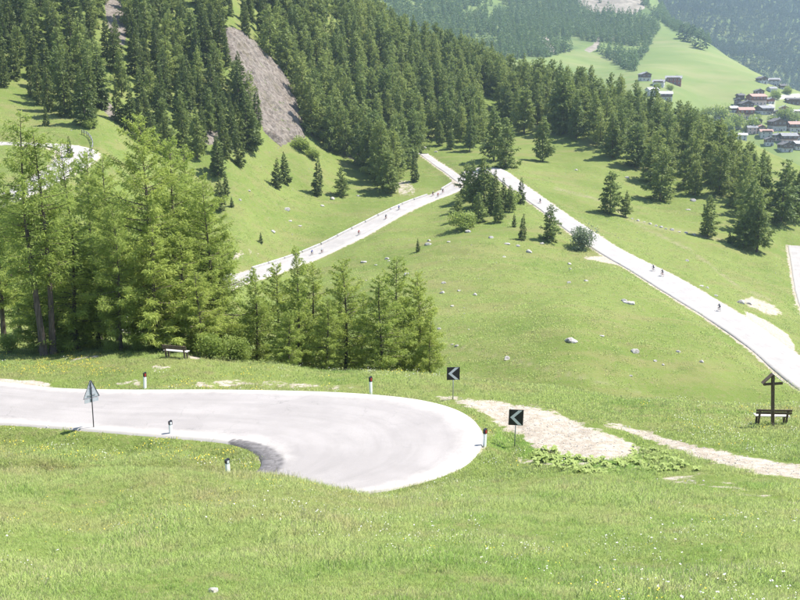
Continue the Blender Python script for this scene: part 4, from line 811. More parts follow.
small = {'small pale stone on the slope behind the larch row': [(387, 259, 5), (407, 275, 6), (376, 265, 3), (439, 329, 4), (442, 293, 5), (444, 283, 6), (459, 291, 4), (475, 295, 5), (452, 306, 4), (457, 346, 4), (507, 359, 7), (389, 261, 3)],
         'small pale stone on the grass below the fork of the roads': [(468, 232, 7), (491, 238, 5), (507, 244, 6), (518, 246, 4), (529, 252, 6), (504, 257, 4), (542, 244, 5), (429, 241, 4), (449, 242, 4), (569, 264, 4), (548, 238, 5), (586, 281, 5), (570, 269, 3), (569, 283, 4)],
         'small pale stone near the largest boulder': [(602, 336, 5), (678, 352, 5), (701, 362, 5), (631, 376, 4), (655, 361, 4), (663, 365, 3)],
         'small pale stone on the meadow uphill of the descending road': [(701, 286, 5), (707, 288, 4), (687, 261, 4), (576, 170, 4), (627, 178, 5), (693, 201, 6), (688, 210, 5), (716, 296, 4)],
         'small pale stone on the grass above the climbing road': [(273, 232, 5), (290, 221, 4), (249, 191, 3), (332, 199, 5), (300, 226, 4), (322, 206, 4), (240, 200, 3), (358, 196, 4)],
         'grey boulder in the bank above the road junction': [(404, 152, 6), (411, 150, 7), (418, 154, 6), (424, 148, 5), (408, 157, 5), (436, 152, 4)],
         'stone of the low row crossing the meadow below the two lone conifers': [(632, 219, 3), (638, 221, 4), (644, 222, 3), (650, 224, 4), (656, 226, 3), (661, 227, 5), (666, 229, 3), (672, 230, 4), (679, 232, 3), (686, 233, 4), (694, 235, 3)]}
k = 0
for lb, pts in small.items():
    for u, v, w_ in pts: k += 1; rock_at(u, v, w_ + 0.5, 100, lb, lb.replace('small pale stone', 'small pale stones').replace('stone of', 'stones of').replace('grey boulder', 'grey boulders'), k)
# --- grey rock slab breaking out of the forest slope
SLAB = [(222, 26), (240, 31), (256, 44), (273, 60), (283, 74), (297, 93), (303, 115), (305, 139), (282, 149), (268, 136), (258, 122), (252, 106), (245, 90), (236, 68), (228, 62), (222, 41)]
def slab_material():
    m, n, b = mat_new('grey_scree', 0.95, 0.1)
    c = mixc(n, rng(n, noise(n, 0.5, 6, 0.75), 0.35, 0.65), (0.130, 0.105, 0.085), (0.245, 0.210, 0.178)); c = mixc(n, rng(n, noise(n, 0.12, 5, 0.6, stretch=(1, 1, .4)), 0.5, 0.65, 0, 0.6), c, (0.13, 0.11, 0.07))
    c = mixc(n, rng(n, noise(n, 0.35, 5, 0.7), 0.60, 0.68, 0, 0.8), c, (0.09, 0.115, 0.035))
    vo_ = N(n, 'ShaderNodeTexVoronoi', Scale=1.0); n.links.new(N(n, 'ShaderNodeTexCoord').outputs['Object'], vo_.inputs['Vector']); sx_ = N(n, 'ShaderNodeSeparateColor'); n.links.new(vo_.outputs['Color'], sx_.inputs[0])
    c = mixc(n, rng(n, sx_.outputs[0], 0.55, 0.9, 0, 0.5), c, (0.26, 0.225, 0.19)); c = mixc(n, rng(n, sx_.outputs[1], 0.62, 0.9, 0, 0.45), c, (0.075, 0.064, 0.056))
    n.links.new(c, b.inputs['Base Color']); bump(n, b, mth(n, 'ADD', noise(n, 1.2, 6, 0.75), mth(n, 'MULTIPLY', vo_.outputs['Distance'], -0.25)), 0.9, 0.7); return m
a0 = np.array([hit(u, v, 240, 420) for u, v in SLAB]); lo = a0.min(0); hi = a0.max(0); nx, ny = 110, 130
sx, sy = np.meshgrid(np.linspace(lo[0] - 2, hi[0] + 2, nx), np.linspace(lo[1] - 3, hi[1] + 3, ny)); sdv = poly_sd(sx, sy, a0[:, :2]); gz = H(sx, sy)
k1 = sstep(0.8, -2.2, sdv + 2.2 * fbm(sx * .5, sy * .5, 3)); sz = gz - 0.6 + k1 * (1.5 + 3.2 * fbm(sx * .28, sy * .35, 4) + 2.2 * np.abs(fbm(sx * .9, sy * .9, 3)))
gi = np.arange(nx * ny).reshape(ny, nx); Fq = np.stack([gi[:-1, :-1], gi[:-1, 1:], gi[1:, 1:], gi[1:, :-1]], -1).reshape(-1, 4); keep = (sdv.ravel()[Fq] < 2.5).all(1)
tag(link('rock_slab', np_mesh('rock_slab', np.stack([sx, sy, sz], -1).reshape(-1, 3), Fq[keep], slab_material(), False)), 'steep bare grey rock slab breaking through the forest slope', 'rock face')

# ------------------------------------------------------------------ road furniture and wood
M_BLACK = simple('black_panel', (0.012, 0.012, 0.016), (0.022, 0.022, 0.028), 20, 0.5, 0.4)
M_WHITE = simple('white_panel', (0.62, 0.63, 0.64), (0.72, 0.72, 0.72), 15, 0.5, 0.4)
M_STEEL = simple('galvanised_steel', (0.30, 0.31, 0.32), (0.42, 0.43, 0.44), 12, 0.5, 0.5, 0.6)
M_RED = simple('red_reflector', (0.42, 0.03, 0.03), (0.30, 0.02, 0.02), 30, 0.4, 0.5)
M_PLAST = simple('white_plastic', (0.78, 0.78, 0.77), (0.86, 0.86, 0.85), 8, 0.6, 0.3)
M_DWOOD = simple('dark_timber', (0.085, 0.060, 0.042), (0.15, 0.11, 0.08), 6, 0.8, 0.2, bmp=0.3, stretch=(.3, 3, 3))
M_PWOOD = simple('pale_sunlit_timber', (0.38, 0.35, 0.31), (0.52, 0.49, 0.45), 6, 0.85, 0.2, bmp=0.3, stretch=(.3, 3, 3))  # pale wood with sunlight put into its colour
M_GREYP = simple('grey_sign_back', (0.34, 0.36, 0.38), (0.44, 0.46, 0.48), 8, 0.6, 0.3)
M_CONC = simple('pale_concrete', (0.36, 0.345, 0.325), (0.46, 0.44, 0.42), 1.5, 0.9, 0.2, bmp=0.2)
def chevron(u, v, vt, vb, wpx, rz, label, lean=0.0):
    """u, v foot pixel; vt, vb rows of the panel's top and bottom edge; wpx panel width"""
    b = hit(u, v, 36, 70); dep = b[1] * CP - b[2] * SP; s = dep / FPX; w_ = wpx * s; ht = (v - vt) * s / CP; hb = (v - vb) * s / CP; h_ = ht - hb
    o = empty('chevron_sign', tuple(b), rz); o.rotation_euler = (0, lean, rz); tag(o, label, 'road sign', 'chevron signs on the outside of the bend')
    MB().tube([(0, 0.035, -0.3), (0, 0.035, ht - 0.05)], 0.03, 10).build('post', M_STEEL, o, True)
    MB().box((0, 0, hb + h_ / 2), (w_, 0.02, h_)).build('panel', M_BLACK, o, bevel=0.004)
    for z in (hb + h_ * .25, hb + h_ * .75): MB().box((0, 0.022, z), (w_ * 0.6, 0.024, 0.04)).build('bracket', M_STEEL, o)
    c = hb + h_ / 2; x0, x1, t = -w_ * .40, w_ * .14, w_ * .27
    MB().prism([(x0, c), (x1, c + h_ * .46), (x1 + t, c + h_ * .46), (x0 + t, c), (x1 + t, c - h_ * .46), (x1, c - h_ * .46)], -0.0135, -0.0095).build('chevron_arrow', M_WHITE, o)
chevron(453, 399.5, 366.5, 379.5, 13, R(4), 'black chevron sign farther along the bend, beside the top of the gravel', 0.0)
chevron(514.5, 447, 408.5, 424.5, 14.5, R(-5), 'black chevron sign on the gravel patch at the tip of the bend', 0.02)
def delineator(u, v, hpx, red, label, lean):
    b = hit(u, v, 30, 70); s = (b[1] * CP - b[2] * SP) / FPX; h_ = hpx * s / CP; o = empty('delineator_post', tuple(b), R(42)); o.rotation_euler = (0, lean, R(42)); tag(o, label, 'marker post', 'marker posts along the hairpin bend')
    wd, dp = 0.15, 0.13; m_ = MB(); m_.box((0, 0, (h_ * .72 - .3) / 2), (wd, dp, h_ * .72 + .3)); m_.build('post', M_PLAST, o, bevel=0.015)
    t = MB(); z0 = h_ * .72 + 0.001; z1 = h_; vs = [(-wd / 2 - .004, -dp / 2 - .004, z0), (wd / 2 + .004, -dp / 2 - .004, z0), (wd / 2 + .004, dp / 2 + .004, z0), (-wd / 2 - .004, dp / 2 + .004, z0), (-wd / 2 - .004, -dp / 2 - .004, z1 - .05), (wd / 2 + .004, -dp / 2 - .004, z1), (wd / 2 + .004, dp / 2 + .004, z1), (-wd / 2 - .004, dp / 2 + .004, z1 - .05)]
    t.add(vs, [(3, 2, 1, 0), (4, 5, 6, 7), (0, 1, 5, 4), (1, 2, 6, 5), (2, 3, 7, 6), (3, 0, 4, 7)]); c = t.build('cap', M_BLACK, o)
    MB().box((0, -dp / 2 - .008, (z0 + z1) / 2 - .02), (wd * .62, .006, (z1 - z0) * .62)).build('reflector', M_RED if red else M_WHITE, c)
delineator(145, 388.5, 16.5, True, 'white marker post with red top below the wooden bench', 0.05)
delineator(371, 394.5, 18.5, True, 'white marker post with red reflector at the far edge before the larch row', -0.03)
delineator(171, 435, 15, False, 'slim marker post with black top on the inner verge, halfway to the triangle sign', 0.0)
delineator(228, 474, 16, False, 'white marker post with black top at the inner tip of the bend', -0.02)
delineator(484.5, 446.5, 18.5, True, 'white marker post with dark red top at the outer tip of the bend', 0.03)
# triangular sign seen from behind
b = hit(93.5, 429, 36, 60); s = (b[1] * CP - b[2] * SP) / FPX; o = empty('triangle_sign', tuple(b)); o.rotation_euler = (0, R(1), R(48)); tag(o, 'grey triangular road sign on thin post seen from behind, inner verge', 'road sign')
hb, ht, hw = 33 * s, 50.5 * s, 8.6 * s
MB().tube([(0, -.03, -.3), (0, -.03, ht - .06)], .026, 10).build('post', M_BLACK, o, True)
def rtri(k): return [(-hw * k, hb + (1 - k) * .2), (hw * k, hb + (1 - k) * .2), (hw * .1 * k, ht - (1 - k) * .3), (-hw * .1 * k, ht - (1 - k) * .3)]
MB().prism(rtri(1.0), 0.0, 0.012).build('panel', M_GREYP, o)
rim = MB(); q = rtri(1.0)
for i in range(4): rim.tube([(q[i][0], -.006, q[i][1]), (q[(i + 1) % 4][0], -.006, q[(i + 1) % 4][1])], .012, 6)
rim.build('rim', M_BLACK, o)
for z in (hb + .14, hb + .55): MB().box((0, -.012, z), (hw * 1.2 * (1 - (z - hb) / (ht - hb)), .018, .05)).build('bracket', M_STEEL, o)
MB().box((0, .004, hb - .14), (hw * 1.75, .014, .20)).build('lower_panel', M_GREYP, o, bevel=.003)
# benches
def bench(u, v, wpx, rz, label, pale):
    b = hit(u, v, 36, 75); s = (b[1] * CP - b[2] * SP) / FPX; w_ = wpx * s; o = empty('park_bench', tuple(b), rz); tag(o, label, 'bench', 'wooden benches with backrest')
    sm = M_PWOOD if pale else M_DWOOD
    for k, y in enumerate((0.10, 0.25, 0.40)): MB().box((0, y, .44), (w_, .13, .045)).build('seat_plank', M_PWOOD, o, bevel=.006)  # seat paler than backrest: own tone plus sunlight put into the colour
    for k, z in enumerate((0.66, 0.81)): MB().box((0, -.04 - .02 * k, z), (w_ * 1.03, .04, .125), rot=Matrix.Rotation(R(8), 3, 'X')).build('backrest_plank', M_DWOOD, o, bevel=.006)
    for x in (-w_ * .40, w_ * .40):
        l = MB(); l.box((x, .02, .36), (.09, .09, 1.05), rot=Matrix.Rotation(R(8), 3, 'X')); l.box((x, .40, .16), (.09, .09, .50)); l.box((x, .22, .38), (.07, .46, .06)); l.build('leg', M_DWOOD, o, bevel=.005)
bench(175, 358, 26, R(-16), 'dark wooden bench on the grass knoll before the larch wood', False)
bench(772.5, 424.5, 34, R(-3), 'wooden bench with pale seat beside the wayside cross', True)
b = hit(770, 425.5, 36, 60); s = (b[1] * CP - b[2] * SP) / FPX; o = empty('wayside_cross', tuple(b + np.array((0, -0.35, 0.0))), R(-4)); o.rotation_euler = (0, R(-5), R(-4)); tag(o, 'dark wooden wayside cross with small gable roof beside a bench', 'cross'); hh = 54 * s / CP
MB().box((0, 0, hh / 2 - .2), (.15, .15, hh + .4)).build('post', M_DWOOD, o, bevel=.01)
MB().box((0, -.004, hh - .50), (.98, .11, .12)).build('crossbeam', M_DWOOD, o, bevel=.01)
for sgn, nm in ((-1, 0), (1, 1)):
    L_ = .74; an = R(43); MB().box((sgn * (L_ / 2 * math.cos(an) + .005), .02, hh + .05 - L_ / 2 * math.sin(an)), (L_, .34, .035), rot=Matrix.Rotation(sgn * an, 3, 'Y')).build('roof_board', M_DWOOD if sgn < 0 else M_PWOOD, o, bevel=.005)  # sunlit roof side put into the paler board colour, other board dark
MB().box((0, -.11, hh - .55), (.10, .05, .42)).build('carved_figure', M_DWOOD, o, bevel=.02)
# railing at the upper bend
pa = [hit(u, v, 165, 320) for u, v in ((82, 134.5), (87, 136), (91, 140), (93, 146), (92, 152))]; o = empty('guard_rail', tuple(pa[0])); tag(o, 'low metal railing on the outside of the upper road bend', 'railing'); base = Vector(pa[0])
for q in catmull(pa, 2.5): MB().box(Vector(q) - base + Vector((0, 0, .45)), (.14, .14, 1.5)).build('post', M_DWOOD, o)
for hgt in (.65, 1.05): MB().tube([Vector(q) - base + Vector((0, 0, hgt)) for q in catmull(pa, 2.0)], .07, 6).build('rail', M_STEEL, o)
# low parapet on the uphill edge of the climbing road
rd = [r for r in ROADS if r[0] == 'valley_road'][0]; Lp, Rp = rd[1], rd[2]; ju = proj(Lp[:, 0], Lp[:, 1], Lp[:, 2])[0]
sel = [i for i in range(len(Lp)) if ju[i] < 458 and Lp[i, 1] > 200 and i < len(Lp) * .55]; i = sel[0]
o = empty('roadside_parapet', tuple(Lp[sel[0]])); tag(o, 'low pale concrete parapet blocks along the uphill edge of the climbing road', 'parapet'); base = Vector(Lp[sel[0]])
for a in range(sel[0], sel[-1] - 4, 5):
    if (a // 5) % 13 == 11: continue
    p0, p1 = Vector(Lp[a]), Vector(Lp[a + 4]); d = p1 - p0; c = (p0 + p1) / 2; out = Vector((Lp[a] - Rp[a])[:3]).normalized()
    bo = MB().box((0, 0, 0), (d.length * 1.2, .40, .70)).build('block', M_CONC, o, bevel=.04)
    bo.location = c - base + out * .55 + Vector((0, 0, .12)); bo.rotation_euler = (0, -math.atan2(d.z, math.hypot(d.x, d.y)), math.atan2(d.y, d.x))
# ------------------------------------------------------------------ cyclists (riding along +X in their own space)
M_SKIN = simple('skin', (0.42, 0.25, 0.17), (0.48, 0.29, 0.20), 5, 0.6); M_SHORT = simple('black_lycra', (0.015, 0.015, 0.018), (0.03, 0.03, 0.035), 10, 0.7); M_TYRE = simple('tyre_rubber', (0.012, 0.012, 0.012), (0.025, 0.025, 0.025), 20, 0.8)
JERSEY = {'red': (0.35, 0.03, 0.03), 'blue': (0.04, 0.07, 0.28), 'dark': (0.03, 0.035, 0.05), 'white': (0.55, 0.55, 0.55)}
JM = {k: simple(k + '_jersey', c, tuple(x * 0.8 for x in c), 6, 0.8) for k, c in JERSEY.items()}
def rider_mesh():
    J = {}; vs = []; es = []; rad = []
    def v(n_, p, r): J[n_] = len(vs); vs.append(p); rad.append(r)
    v('pelvis', (-.20, 0, .98), .135); v('belly', (-.08, 0, 1.10), .13); v('chest', (.10, 0, 1.26), .145); v('neck', (.24, 0, 1.38), .062); v('head', (.32, 0, 1.47), .095); v('crown', (.34, 0, 1.58), .085)
    for s, n_ in ((1, 'l'), (-1, 'r')):
        ph = 0.0 if s > 0 else 1.0
        v('sh' + n_, (.16, .17 * s, 1.30), .062); v('el' + n_, (.32, .22 * s, 1.10), .046); v('wr' + n_, (.50, .20 * s, .99), .034); v('ha' + n_, (.57, .20 * s, .985), .04)
        v('hip' + n_, (-.19, .10 * s, .93), .10); v('kn' + n_, (.12, .10 * s, .66 + .16 * ph), .068); v('an' + n_, (-.06 + .04 * ph, .10 * s, .26 + .20 * ph), .045); v('to' + n_, (.10, .11 * s, .20 + .20 * ph), .035)
        es += [('chest', 'sh' + n_), ('sh' + n_, 'el' + n_), ('el' + n_, 'wr' + n_), ('wr' + n_, 'ha' + n_), ('pelvis', 'hip' + n_), ('hip' + n_, 'kn' + n_), ('kn' + n_, 'an' + n_), ('an' + n_, 'to' + n_)]
    es += [('pelvis', 'belly'), ('belly', 'chest'), ('chest', 'neck'), ('neck', 'head'), ('head', 'crown')]
    me = bpy.data.meshes.new('rider_frame'); me.from_pydata(vs, [(J[a], J[b]) for a, b in es], []); o = link('rider_frame', me); o.modifiers.new('skin', 'SKIN'); sm = o.modifiers.new('sub', 'SUBSURF'); sm.levels = 1; sm.render_levels = 1
    for i, sv_ in enumerate(me.skin_vertices[0].data): sv_.radius = (rad[i], rad[i]); sv_.use_root = (i == 0)
    dg = bpy.context.evaluated_depsgraph_get(); out = bpy.data.meshes.new_from_object(o.evaluated_get(dg)); bpy.data.objects.remove(o); out.name = 'body'
    mi = []
    for p in out.polygons:
        c = p.center
        if c.z > 1.37 and c.x > .2: k = 0
        elif c.x > .36 and c.z < 1.10 and c.z > .9: k = 0
        elif c.z > 1.03 or (c.x < .0 and c.z > .98): k = 1
        elif c.z > .72 + .14 * (c.y < 0): k = 2
        elif c.z < .30 + .20 * (c.y < 0): k = 2
        else: k = 0
        mi.append(k)
    for x in (M_SKIN, M_SKIN, M_SHORT): out.materials.append(x)
    out.polygons.foreach_set('material_index', mi); out.polygons.foreach_set('use_smooth', [True] * len(mi)); return out
BODY = rider_mesh(); BODIES = {}; MIDX = [p_.material_index for p_ in BODY.polygons]
for k, m_ in JM.items():
    b_ = BODY.copy(); b_.materials.clear()
    for x in (M_SKIN, m_, M_SHORT): b_.materials.append(x)
    b_.polygons.foreach_set('material_index', MIDX)
    BODIES[k] = b_
hm = MB(); ring = []
for i in range(5):
    a = i / 4 * 1.45; hm.add([], []); ring.append([(.335 + .135 * math.cos(a) * math.cos(t), .10 * math.cos(a) * math.sin(t), 1.555 + .10 * math.sin(a)) for t in np.linspace(0, 6.283, 11)[:-1]])
hm.add([p for r_ in ring for p in r_], [(i * 10 + k, i * 10 + (k + 1) % 10, (i + 1) * 10 + (k + 1) % 10, (i + 1) * 10 + k) for i in range(4) for k in range(10)] + [tuple(range(40, 50)), tuple(range(9, -1, -1))])
HELM = hm.mesh('helmet', M_WHITE, True)
fr = MB(); bb, st, hd, ra, fa = (-.02, 0, .28), (-.16, 0, .80), (.40, 0, .82), (-.48, 0, .335), (.52, 0, .335)
for a, b_ in ((bb, st), (st, hd), (bb, (.43, 0, .70)), (hd, (.43, 0, .70))): fr.tube([a, b_], .022, 6)
for s_ in (-.05, .05): fr.tube([(bb[0], 0, bb[2]), (ra[0], s_, ra[2])], .014, 5); fr.tube([(st[0], 0, st[2]), (ra[0], s_, ra[2])], .012, 5); fr.tube([(.43, 0, .70), (fa[0], s_, fa[2])], .015, 5)
fr.tube([st, (-.185, 0, .90)], .016, 6); FRAME = fr.mesh('frame', JM['red']); FRAME2 = fr.mesh('frame', M_STEEL)
SADDLE = MB().prism([(-.32, .90), (-.30, .94), (-.16, .93), (-.04, .92), (-.05, .90)], -.05, .05).mesh('saddle', M_TYRE)
hbm = MB(); hbm.tube([(.40, 0, .80), (.42, 0, .92), (.50, 0, .94)], .016, 6); hbm.tube([(.50, -.21, .95), (.50, .21, .95)], .015, 6)
for s_ in (-.21, .21): hbm.tube([(.50, s_, .95), (.58, s_, .94), (.60, s_, .87), (.54, s_, .82)], .015, 6)
HBAR = hbm.mesh('handlebar', M_TYRE)
def wheel_meshes():
    ty = MB(); rm = MB(); n_ = 24; c = [(.335 * math.cos(t), 0, .335 * math.sin(t)) for t in np.linspace(0, 2 * math.pi, n_ + 1)]; ty.tube(c, .016, 6, cap=False); rm.tube([(x * .94, 0, z * .94) for x, y, z in c], .010, 5, cap=False)
    for k in range(12): rm.tube([(0, 0, 0), c[k * 2] and (c[k * 2][0] * .94, 0, c[k * 2][2] * .94)], .003, 3)
    rm.tube([(0, -.05, 0), (0, .05, 0)], .02, 6); return ty.mesh('tyre', M_TYRE), rm.mesh('rim', M_STEEL)
TY, RIM = wheel_meshes()
CRANK = MB().tube([(-.02, -.08, .28), (-.02, .08, .28)], .02, 6).tube([(-.02, .08, .28), (.02, .10, .17)], .012, 5).tube([(-.02, -.08, .28), (.02, -.10, .39)], .012, 5).mesh('cranks', M_STEEL)
def cyclist(u, v, jersey, fwd, lp, lb, k):
    b = hit(u, v, 125); i = int(np.argmin(((main_c[:, :2] - b[:2]) ** 2).sum(1))); t = main_c[min(i + 2, len(main_c) - 1)] - main_c[max(i - 2, 0)]; t = t * (1 if fwd else -1)
    z = main_c[i, 2] + .10; yaw = math.atan2(t[1], t[0]); pit = -math.atan2(t[2], math.hypot(t[0], t[1]))
    bi = empty('bicycle', (b[0], b[1], z)); bi.rotation_euler = (0, pit, yaw); tag(bi, lb, 'bicycle', 'bicycles ridden on the valley road')
    link('frame', FRAME if k % 2 else FRAME2, bi); link('saddle', SADDLE, bi); link('handlebar', HBAR, bi); link('cranks', CRANK, bi)
    for q in (ra, fa): w_ = link('wheel', RIM, bi); w_.location = q; link('tyre', TY, w_)
    pe = empty('person', (b[0], b[1], z)); pe.rotation_euler = (0, pit, yaw); tag(pe, lp, 'person', 'cyclists on the valley road'); link('body', BODIES[jersey], pe); link('helmet', HELM, pe)
spots = [(653, 272, 'dark', 0, 'rear cyclist of the pair low on the descending road'), (662, 277, 'dark', 0, 'front cyclist of the pair low on the descending road'), (719, 312, 'dark', 0, 'lone cyclist lowest on the descending road'), (433, 197, 'dark', 1, 'first of three cyclists nearing the fork'), (438, 198, 'red', 1, 'red-clad middle one of three cyclists nearing the fork'), (443, 194, 'dark', 1, 'leading one of three cyclists nearing the fork'),
         (359, 236, 'red', 1, 'red-clad cyclist halfway up the climbing road'), (322, 254, 'white', 1, 'pale-clad cyclist just above the larch row on the climbing road'), (312, 256, 'blue', 1, 'blue-clad cyclist right above the tallest row larch'), (386, 220, 'dark', 1, 'dark-clad cyclist following towards the fork'), (399, 211, 'blue', 1, 'blue-clad cyclist on the upper part of the climbing road'), (540, 204, 'dark', 0, 'cyclist at the start of the descending road by the fork conifers')]
for k, (u, v, j, f, lb) in enumerate(spots): cyclist(u, v, j, f, lb, 'bicycle ridden by the ' + lb, k)

# ------------------------------------------------------------------ village on the far slope
def plaster(nm, c): return simple(nm, tuple(x * .88 for x in c), c, .6, .9)
W = {'white': plaster('white_plaster', (.52, .50, .46)), 'pink': plaster('pink_plaster', (.58, .42, .37)), 'grey': plaster('grey_plaster', (.42, .41, .40)), 'wood': simple('weathered_boards', (.085, .055, .038), (.16, .105, .07), 1.2, .85, stretch=(1, 1, .2)), 'red': simple('red_brown_boards', (.19, .075, .05), (.26, .11, .075), 1.2, .85, stretch=(1, 1, .2))}
RF = {'grey': simple('grey_slate_roof', (.16, .155, .155), (.26, .255, .255), .8, .8), 'pale': simple('pale_metal_roof', (.34, .325, .315), (.44, .42, .41), .8, .6), 'dark': simple('dark_shingle_roof', (.07, .065, .065), (.13, .12, .12), .8, .85), 'pink': simple('faded_tile_roof', (.28, .17, .135), (.36, .23, .19), .8, .85)}
M_GLASS = simple('window_glass', (.03, .04, .05), (.06, .07, .09), .5, .15, .6)
WIN = MB().box((0, 0, 0), (1.5, .16, 1.7)).mesh('window', W['white']); PANE = MB().box((0, -.07, 0), (1.15, .06, 1.35)).mesh('pane', M_GLASS); DOOR = MB().box((0, 0, 0), (1.3, .2, 2.3)).mesh('door', W['wood'])
def house(u, v, wpx, hgt, asp, yaw, lower, upper, roof, side, label, cat='house', balcony=True, wins=True):
    """u, v foot pixel in the middle of the front; side = ridge runs across the view"""
    b = hit(u, v, 620, 2200, HV); w_ = wpx * b[1] / FPX * .86; dep = w_ * asp; o = empty('village_house', (b[0], b[1] + dep / 2, b[2]), R(yaw)); tag(o, label, cat, 'village houses across the valley')
    hl = hgt * (.55 if upper else 1.0); MB().box((0, 0, hl / 2 - 2.0), (w_, dep, hl + 4.0)).build('wall', W[lower], o)
    rise = (dep if side else w_) / 2 * .40
    if upper: MB().box((0, 0, (hl + hgt) / 2 + .003), (w_ + .25, dep + .25, hgt - hl)).build('timber_storey', W[upper], o)
    if side: MB().add([(-w_ / 2, -dep / 2, hgt), (-w_ / 2, dep / 2, hgt), (-w_ / 2, 0, hgt + rise), (w_ / 2, -dep / 2, hgt), (w_ / 2, dep / 2, hgt), (w_ / 2, 0, hgt + rise)], [(0, 1, 2), (3, 5, 4), (0, 2, 5, 3), (1, 4, 5, 2), (0, 3, 4, 1)]).build('gable', W[upper or lower], o)
    else: MB().prism([(-w_ / 2, hgt), (w_ / 2, hgt), (0, hgt + rise)], -dep / 2, dep / 2).build('gable', W[upper or lower], o)
    sp, ln = (dep, w_) if side else (w_, dep); hs = sp / 2 + .9; le = ln + 1.8; th = .35; ov = .9 * .40; rm_ = MB()
    prof = [(-hs, hgt - ov + .05), (0, hgt + rise + .05), (hs, hgt - ov + .05), (hs, hgt - ov + th), (0, hgt + rise + th + .1), (-hs, hgt - ov + th)]
    vs = [(x, -le / 2, z) for x, z in prof] + [(x, le / 2, z) for x, z in prof]
    if side: vs = [(y, -x, z) for x, y, z in vs]
    rm_.add(vs, [(0, 1, 4, 5), (1, 2, 3, 4), (6, 11, 10, 7), (7, 10, 9, 8), (5, 4, 10, 11), (4, 3, 9, 10), (0, 6, 7, 1), (1, 7, 8, 2), (0, 5, 11, 6), (2, 8, 9, 3)]); rf = rm_.build('roof', RF[roof], o)
    MB().box((w_ * .18, dep * .12, hgt + rise + .3), (.9, .9, 2.2)).build('chimney', W['white'], rf)
    if wins:
        nfl = 2 if hgt > 5 else 1; nw = max(2, int(w_ / 4))
        for f in range(nfl):
            for i in range(nw):
                x = (i + .5) / nw * w_ - w_ / 2; z = 1.7 + f * (hgt - 3.2) / max(1, nfl - 1) if nfl > 1 else 1.7
                wn = link('window', WIN, o); wn.location = (x, -dep / 2 - .13 - (.13 if upper and z > hl else 0), z); pn = link('pane', PANE, wn)
        for f in range(nfl):
            for sg in (-1, 1):
                wn = link('window', WIN, o); wn.location = (sg * (w_ / 2 + .14 + (.12 if upper and f else 0)), -dep * .2, 1.7 + f * (hgt - 3.2)); wn.rotation_euler = (0, 0, sg * math.pi / 2); link('pane', PANE, wn)
    dr = link('door', DOOR, o); dr.location = (w_ * .08 + 0.9, -dep / 2 - .11, 0.5)
    if balcony: bl = MB(); bl.box((0, -dep / 2 - .75, hl - .1), (w_ * .86, 1.3, .2)); bl.box((0, -dep / 2 - 1.35, hl + .5), (w_ * .86, .12, 1.0)); bl.build('balcony', W['wood'], o)
    return o
